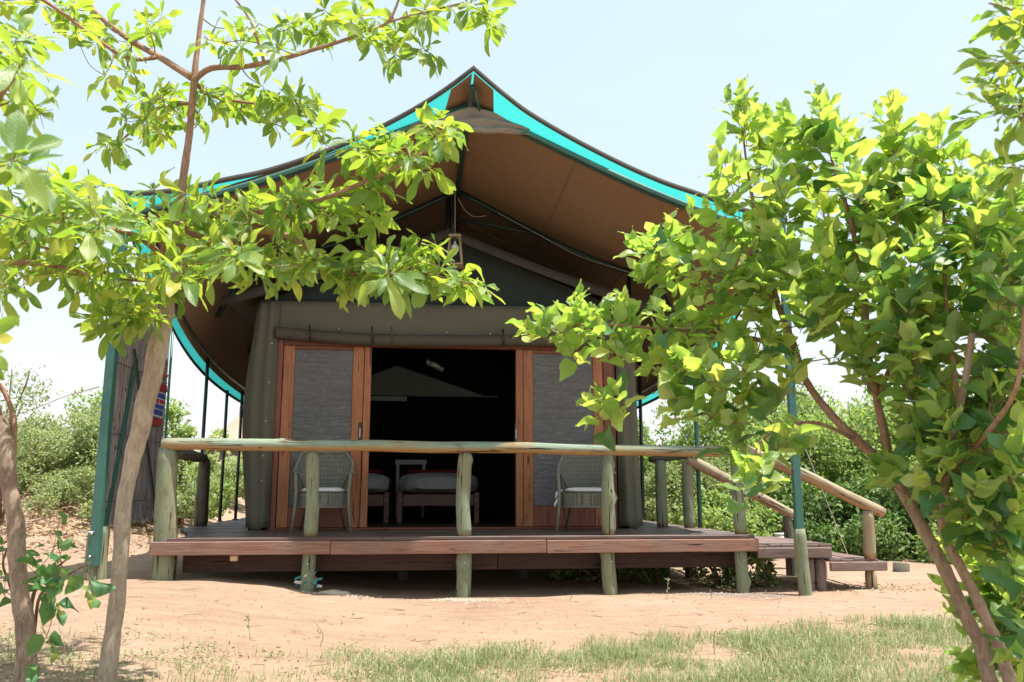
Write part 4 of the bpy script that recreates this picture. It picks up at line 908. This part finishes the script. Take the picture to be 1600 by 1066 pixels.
# ============================================================ TREES IN FRONT
def gb(px,py,Y): p=at(px,py,Y); return Vector((p.x,p.y,G(p.x,p.y)))
b=gb(165,1080,4.6)
YA=4.6
make_tree('young_tree','young smooth barked tree with rosettes of obovate leaves left of the deck','tree',b,[
 ('trunk',[(b-Vector((0.02,0,.1)),.058),(168,1040,YA,.045),(185,900,YA,.040),(200,750,YA,.040),(222,660,YA,.050),(243,560,YA,.052),(262,470,YA,.042),(272,410,YA,.034)]),
 ('branch',[(270,425,YA,.032),(274,400,YA,.030),(285,300,YA,.023),(296,200,YA,.020),(303,130,YA,.020),(310,60,YA,.014),(320,-20,YA,.012),(326,-120,YA,.008)]),
 ('branch',[(301,128,YA,.02),(330,107,4.55,.017),(385,104,4.45,.015),(440,92,4.4,.013),(500,75,4.3,.011),(560,55,4.25,.009),(605,35,4.2,.008),(625,-5,4.2,.006)]),
 ('branch',[(605,35,4.2,.007),(660,20,4.2,.006),(725,4,4.2,.004)]),
 ('branch',[(412,96,4.42,.009),(400,55,4.4,.008),(385,22,4.4,.007),(360,-10,4.4,.006)]),
 ('branch',[(300,122,YA,.022),(250,90,4.7,.019),(200,60,4.8,.017),(155,25,4.9,.015),(125,-15,5.0,.013)]),
 ('branch',[(243,90,4.7,.013),(205,92,4.6,.012),(160,68,4.5,.011),(100,22,4.4,.010),(55,-8,4.3,.009)]),
 ('branch',[(303,135,YA,.014),(300,160,4.75,.012),(250,168,4.9,.010),(195,215,5.0,.007)]),
 ('branch',[(304,128,YA,.014),(330,150,4.75,.010),(400,162,4.9,.008),(480,168,5.0,.005)]),
 ('branch',[(284,310,YA,.022),(330,335,4.4,.018),(420,330,4.1,.014),(500,312,3.95,.011),(590,275,3.9,.009),(650,245,3.85,.006),(700,215,3.85,.004)]),
 ('branch',[(276,390,YA,.024),(340,366,4.4,.02),(420,362,4.2,.017),(462,376,4.1,.016),(500,402,4.1,.015),(550,427,4.0,.012),(640,425,3.95,.008),(740,445,3.9,.004)]),
 ('branch',[(270,415,YA,.02),(215,370,4.2,.015),(150,355,4.0,.012),(60,330,3.8,.008)]),
 ('branch',[(262,440,YA,.018),(180,432,4.5,.012),(110,400,4.3,.009),(40,380,4.1,.006)]),
],[
 (40,15,60,25,5,4.4,.4),(130,35,70,35,7,4.6,.4),(215,35,50,35,6,4.9,.3),(170,95,60,30,5,4.7,.3),
 (215,165,50,35,9,5.0,.4),(260,190,40,35,7,5.0,.4),(180,225,25,25,3,4.8,.2),(350,165,50,35,9,4.9,.4),(420,160,50,35,9,5.0,.4),(475,165,28,22,5,5.0,.3),(285,150,40,20,4,4.9,.3),
 (360,50,40,35,5,4.5,.3),(430,60,50,32,6,4.4,.3),(480,35,40,28,5,4.3,.3),(545,22,45,22,5,4.3,.25),(600,62,30,28,4,4.2,.2),(640,72,38,22,5,4.2,.2),(700,18,45,18,5,4.2,.2),(745,20,28,18,3,4.2,.2),
 (70,320,60,45,9,3.9,.5),(150,330,70,50,13,4.1,.6),(240,330,65,45,13,4.3,.6),(330,335,55,42,13,4.3,.5),(420,325,50,38,12,4.2,.4),(490,310,40,32,8,4.0,.3),
 (160,395,60,35,8,4.3,.5),(250,400,60,35,9,4.4,.5),(335,400,50,32,9,4.3,.4),(405,390,45,32,8,4.2,.3),(470,410,42,26,8,4.1,.3),(530,425,36,22,6,4.0,.2),
 (500,212,22,16,3,3.95,.15),(560,238,38,18,5,3.9,.2),(620,225,36,24,6,3.85,.2),(685,200,28,22,5,3.85,.15),(650,258,26,14,3,3.9,.15),(590,290,34,18,4,3.95,.2),(560,345,40,24,5,4.05,.2),
 (600,400,36,22,5,4.0,.2),(645,390,28,22,4,3.95,.15),(690,400,30,20,4,3.95,.15),(655,440,26,16,3,3.95,.1),(735,440,30,12,4,3.9,.1),(610,440,20,14,2,3.95,.1),
 (140,345,45,30,4,3.2,.2),(270,420,30,15,2,3.3,.1),(600,425,20,14,2,3.3,.1),(380,400,30,15,2,3.4,.1),(60,270,30,20,2,3.2,.1),(55,395,45,30,6,4.2,.4),(30,330,40,40,6,3.9,.4),(110,290,45,22,5,4.2,.4),(175,490,36,24,6,4.4,.15),(225,480,36,24,5,4.3,.15),(195,455,36,30,6,4.4,.3),(250,450,30,25,4,4.3,.2),(215,500,26,18,3,4.4,.2),(130,425,40,20,4,4.3,.3)],
 'A',.148,M_leafA,M_barkA,M_barkA2,101,twigm=M_twigr,per=(7,10))
b=gb(38,1075,4.4)
make_tree('leaning_tree','rough barked small tree at the left edge with big yellow green leaves','tree',b,[
 ('trunk',[(b-Vector((0,0,.1)),.068),(42,1030,4.4,.048),(32,920,4.4,.043),(20,800,4.4,.040),(14,740,4.4,.040),(6,690,4.4,.047),(-15,640,4.4,.05),(-60,520,4.3,.045),(-90,350,4.0,.04),(-110,150,3.7,.03)]),
 ('branch',[(14,735,4.4,.03),(20,690,4.45,.02),(18,640,4.5,.014),(0,600,4.5,.01)]),
 ('branch',[(-70,470,4.2,.03),(-30,425,4.0,.016),(20,410,3.9,.014),(90,416,3.8,.010),(140,430,3.8,.005)]),
 ('branch',[(-90,350,4.0,.03),(-60,250,3.2,.018),(-20,180,2.6,.012),(20,120,2.5,.008)]),
 ('branch',[(-90,350,4.0,.025),(-50,320,3.2,.015),(-10,290,2.5,.009),(20,260,2.4,.006)])],[
 (15,240,30,50,5,2.35,.25),(50,170,30,25,2,2.5,.2),(20,115,45,30,4,2.6,.2),(30,60,40,40,5,3.4,.4),(-5,420,28,30,4,3.3,.4),(40,430,30,20,2,3.8,.2),(100,420,30,14,2,3.8,.2),(-25,560,18,30,2,3.0,.2),(20,350,40,30,4,3.4,.3)],
 'A',.155,M_leafY,M_barkB,M_barkA2,102,per=(6,9),twigm=M_twigr)
b=gb(55,1000,4.9)
make_tree('seedling','low young shrub with rounded dark green leaves beside the left trunk','plant',b,[
 ('branch',[(b-Vector((0,0,.05)),.012),(50,940,4.6,.010),(75,900,4.3,.007),(110,870,4.1,.004)]),('branch',[(b,.01),(60,940,4.4,.008),(95,905,4.1,.006),(140,880,3.9,.003)]),('branch',[(b,.01),(20,930,4.8,.008),(5,880,4.6,.006),(20,840,4.5,.003)])],
 [(75,850,14,12,1,4.3,.1),(50,905,22,16,2,4.3,.1),(105,890,20,18,2,4.0,.1),(70,930,22,16,2,4.0,.1),(130,905,12,12,1,3.9,.05),(12,860,14,24,2,4.6,.1),(15,930,18,20,2,4.6,.1),(50,1040,22,10,1,4.0,.1),(75,1000,12,12,1,4.1,.1)],
 'B',.115,M_leafS,M_twigr,M_twigr,103,mode='shoot',per=(3,5),lean=Vector((.2,0,.3)),twigm=M_twigr)
b=gb(1570,1090,4.0); b2=gb(1605,1095,3.93)
YR=4.0
make_tree('broadleaf_tree','two stemmed young tree with broad wavy bright leaves right of the steps','tree',b,[
 ('trunk',[(b-Vector((0,0,.1)),.040),(1542,1040,YR,.032),(1508,960,YR,.030),(1476,890,YR,.029),(1446,830,YR,.029),(1413,770,YR,.028),(1388,725,YR,.029)]),
 ('trunk',[(b2-Vector((0,0,.1)),.034),(1572,1040,3.93,.027),(1536,960,3.92,.025),(1496,880,3.9,.022),(1474,830,3.88,.019),(1478,740,3.7,.02),(1500,640,3.5,.015),(1520,520,3.4,.012)]),
 ('branch',[(1392,735,YR,.026),(1340,690,4.0,.022),(1300,650,4.05,.019),(1262,600,4.1,.017),(1240,540,4.15,.018),(1215,470,4.2,.014),(1190,380,4.2,.011),(1170,280,4.2,.007),(1160,200,4.2,.004)]),
 ('branch',[(1390,730,YR,.025),(1380,670,3.95,.019),(1366,600,3.9,.017),(1355,540,3.9,.015),(1350,450,3.9,.014),(1330,350,3.9,.011),(1300,250,3.9,.007),(1290,180,3.9,.004)]),
 ('branch',[(1370,620,3.92,.012),(1395,560,3.85,.011),(1410,470,3.8,.010),(1400,330,3.8,.007),(1396,230,3.8,.004)]),
 ('branch',[(1240,545,4.15,.014),(1180,530,4.2,.012),(1120,520,4.2,.010),(1050,515,4.2,.008),(950,508,4.2,.006),(870,510,4.2,.004)]),
 ('branch',[(1215,470,4.2,.012),(1150,440,4.2,.010),(1080,420,4.2,.008),(1030,390,4.2,.004)]),
 ('branch',[(1475,740,3.7,.014),(1540,680,3.3,.011),(1590,600,3.1,.008),(1600,480,3.1,.005)]),
 ('branch',[(1340,690,4.0,.010),(1270,660,3.9,.008),(1200,680,3.8,.006),(1170,730,3.8,.004)]),
 ('branch',[(1500,640,3.5,.011),(1480,500,3.6,.010),(1475,380,3.7,.007),(1474,270,3.7,.004)])],[
 (1160,185,8,20,4,4.2,.06),(1185,235,30,30,5,4.2,.15),(1290,185,10,20,4,3.9,.06),(1255,235,26,24,4,4.0,.15),(1310,240,30,26,5,3.9,.15),(1396,220,9,24,4,3.8,.06),(1472,258,10,22,4,3.7,.06),(1425,280,30,24,3,3.8,.1),(1515,300,30,22,3,3.6,.1),(1565,320,30,25,4,3.5,.2),
 (1180,300,50,45,8,4.2,.3),(1250,310,50,45,10,4.1,.3),(1315,320,45,45,9,3.9,.3),(1400,330,40,36,7,3.8,.3),(1470,340,40,36,8,3.7,.3),(1550,380,45,45,8,3.5,.3),
 (1220,390,80,40,12,4.2,.35),(1340,400,60,40,10,3.9,.3),(1470,430,70,50,13,3.7,.35),(1565,460,40,55,8,3.4,.3),
 (1045,375,36,32,6,4.2,.2),(1020,425,36,30,6,4.2,.2),(1100,430,50,40,8,4.2,.25),(1180,470,50,40,8,4.2,.3),(1300,480,60,36,7,4.0,.3),(1420,520,50,40,7,3.8,.3),(1130,340,22,28,3,4.2,.15),
 (850,512,20,14,3,4.2,.1),(905,505,36,16,5,4.2,.15),(985,500,40,24,6,4.2,.2),(1060,505,45,30,7,4.2,.25),(895,550,14,16,2,4.2,.1),(945,545,18,16,2,4.2,.1),(1000,560,40,28,4,4.2,.2),(1070,575,50,38,7,4.2,.25),(975,620,24,24,2,4.1,.1),(955,655,20,16,2,4.1,.1),
 (1050,640,50,34,4,4.1,.2),(1130,600,50,42,7,4.1,.25),(1180,640,42,40,5,4.0,.25),(1215,570,42,36,5,4.1,.25),(1150,690,30,22,3,3.9,.15),(1185,760,26,22,3,3.6,.1),(1230,700,30,24,3,3.8,.15),
 (1480,570,60,45,10,3.7,.3),(1565,590,40,50,8,3.5,.3),(1510,680,50,45,10,3.6,.3),(1580,720,30,50,8,3.4,.3),(1480,755,36,30,5,3.6,.2),(1545,790,40,36,8,3.5,.2),(1585,850,24,30,5,3.4,.2),(1612,930,14,40,4,3.3,.2),(1615,1020,12,30,3,3.2,.2),(1500,850,14,10,1,3.6,.1),(1350,560,50,40,5,3.9,.3),(1420,600,24,30,3,3.7,.2),(1440,470,60,40,6,3.7,.3),(1320,420,60,40,5,4.1,.3),(1250,450,60,40,6,4.1,.3),(1120,480,50,40,5,4.3,.2),(1380,430,60,40,6,3.8,.3),(1550,520,50,40,6,3.5,.3),(1430,260,24,26,4,3.8,.15),(1590,330,20,40,5,3.6,.2),(1592,480,20,40,5,3.6,.2),(1592,570,20,40,5,3.6,.2),(1590,660,24,40,6,3.6,.2),(1590,790,22,30,5,3.6,.2),(1400,360,40,30,4,3.8,.3),(1520,860,30,26,4,4.25,.1),(1560,890,34,34,6,4.25,.15),(1590,950,26,40,7,4.2,.15),(1560,960,14,20,2,4.3,.05),(1600,1030,20,36,7,4.2,.15),(1595,730,20,50,5,3.8,.2),(1500,800,40,30,4,3.9,.2),(1560,850,30,30,4,3.8,.2),(1375,555,36,36,4,3.9,.2),(1450,640,44,40,7,3.85,.2),(1435,560,40,36,6,3.9,.2),(1535,650,46,46,9,3.75,.2),(1555,730,36,40,8,3.75,.2),(1480,710,36,36,6,3.8,.2),(1590,880,22,30,5,3.8,.2),(1425,690,20,26,3,3.9,.1),(1530,790,34,26,5,3.85,.2),(1500,500,50,40,6,3.8,.3),(1570,400,40,40,5,3.7,.2),(1150,540,60,36,5,4.2,.2),(1285,520,40,40,4,4.1,.2),(1500,960,10,14,2,4.3,.05),(1545,935,26,40,8,4.4,.1),(1578,1005,26,34,8,4.35,.1),(1590,800,20,40,5,3.9,.1),(1545,1050,20,10,3,4.4,.05),(1350,480,50,40,5,4.0,.2),(1400,760,14,10,1,3.8,.05),(1445,790,14,10,1,3.8,.05)],
 'B',.140,M_leafB,M_barkR,M_barkA2,104,mode='shoot',dens=.95,per=(6,9),lean=Vector((-.05,0,.95)),twigm=M_twigr)
b=Vector((2.9,2.9,0)); b.z=G(b.x,b.y)
make_tree('edge_tree','tree outside the right edge whose leafy twigs reach into the sky','tree',b,[
 ('trunk',[(b-Vector((0,0,.1)),.06),(b+Vector((-.05,0,1.2)),.05),(b+Vector((.0,0,2.4)),.035),(b+Vector((.05,0,3.4)),.02)]),
 ('branch',[(b+Vector((0,0,2.0)),.016),(1640,230,2.95,.010),(1600,170,2.95,.006),(1560,150,2.95,.004)]),('branch',[(b+Vector((0,0,2.3)),.016),(1640,60,2.95,.008),(1590,20,2.95,.005),(1545,5,2.95,.003)])],
 [(1592,30,30,22,5,2.95,.15),(1590,95,18,22,3,2.95,.1),(1585,180,22,22,4,2.95,.1),(1598,250,14,18,2,2.95,.1),(1640,150,40,120,10,3.0,.3)],
 'A',.15,M_leafA,M_barkR,M_barkA2,105,mode='shoot',per=(5,8),dens=1.2,lean=Vector((-.25,0,.2)),twigm=M_twigr)
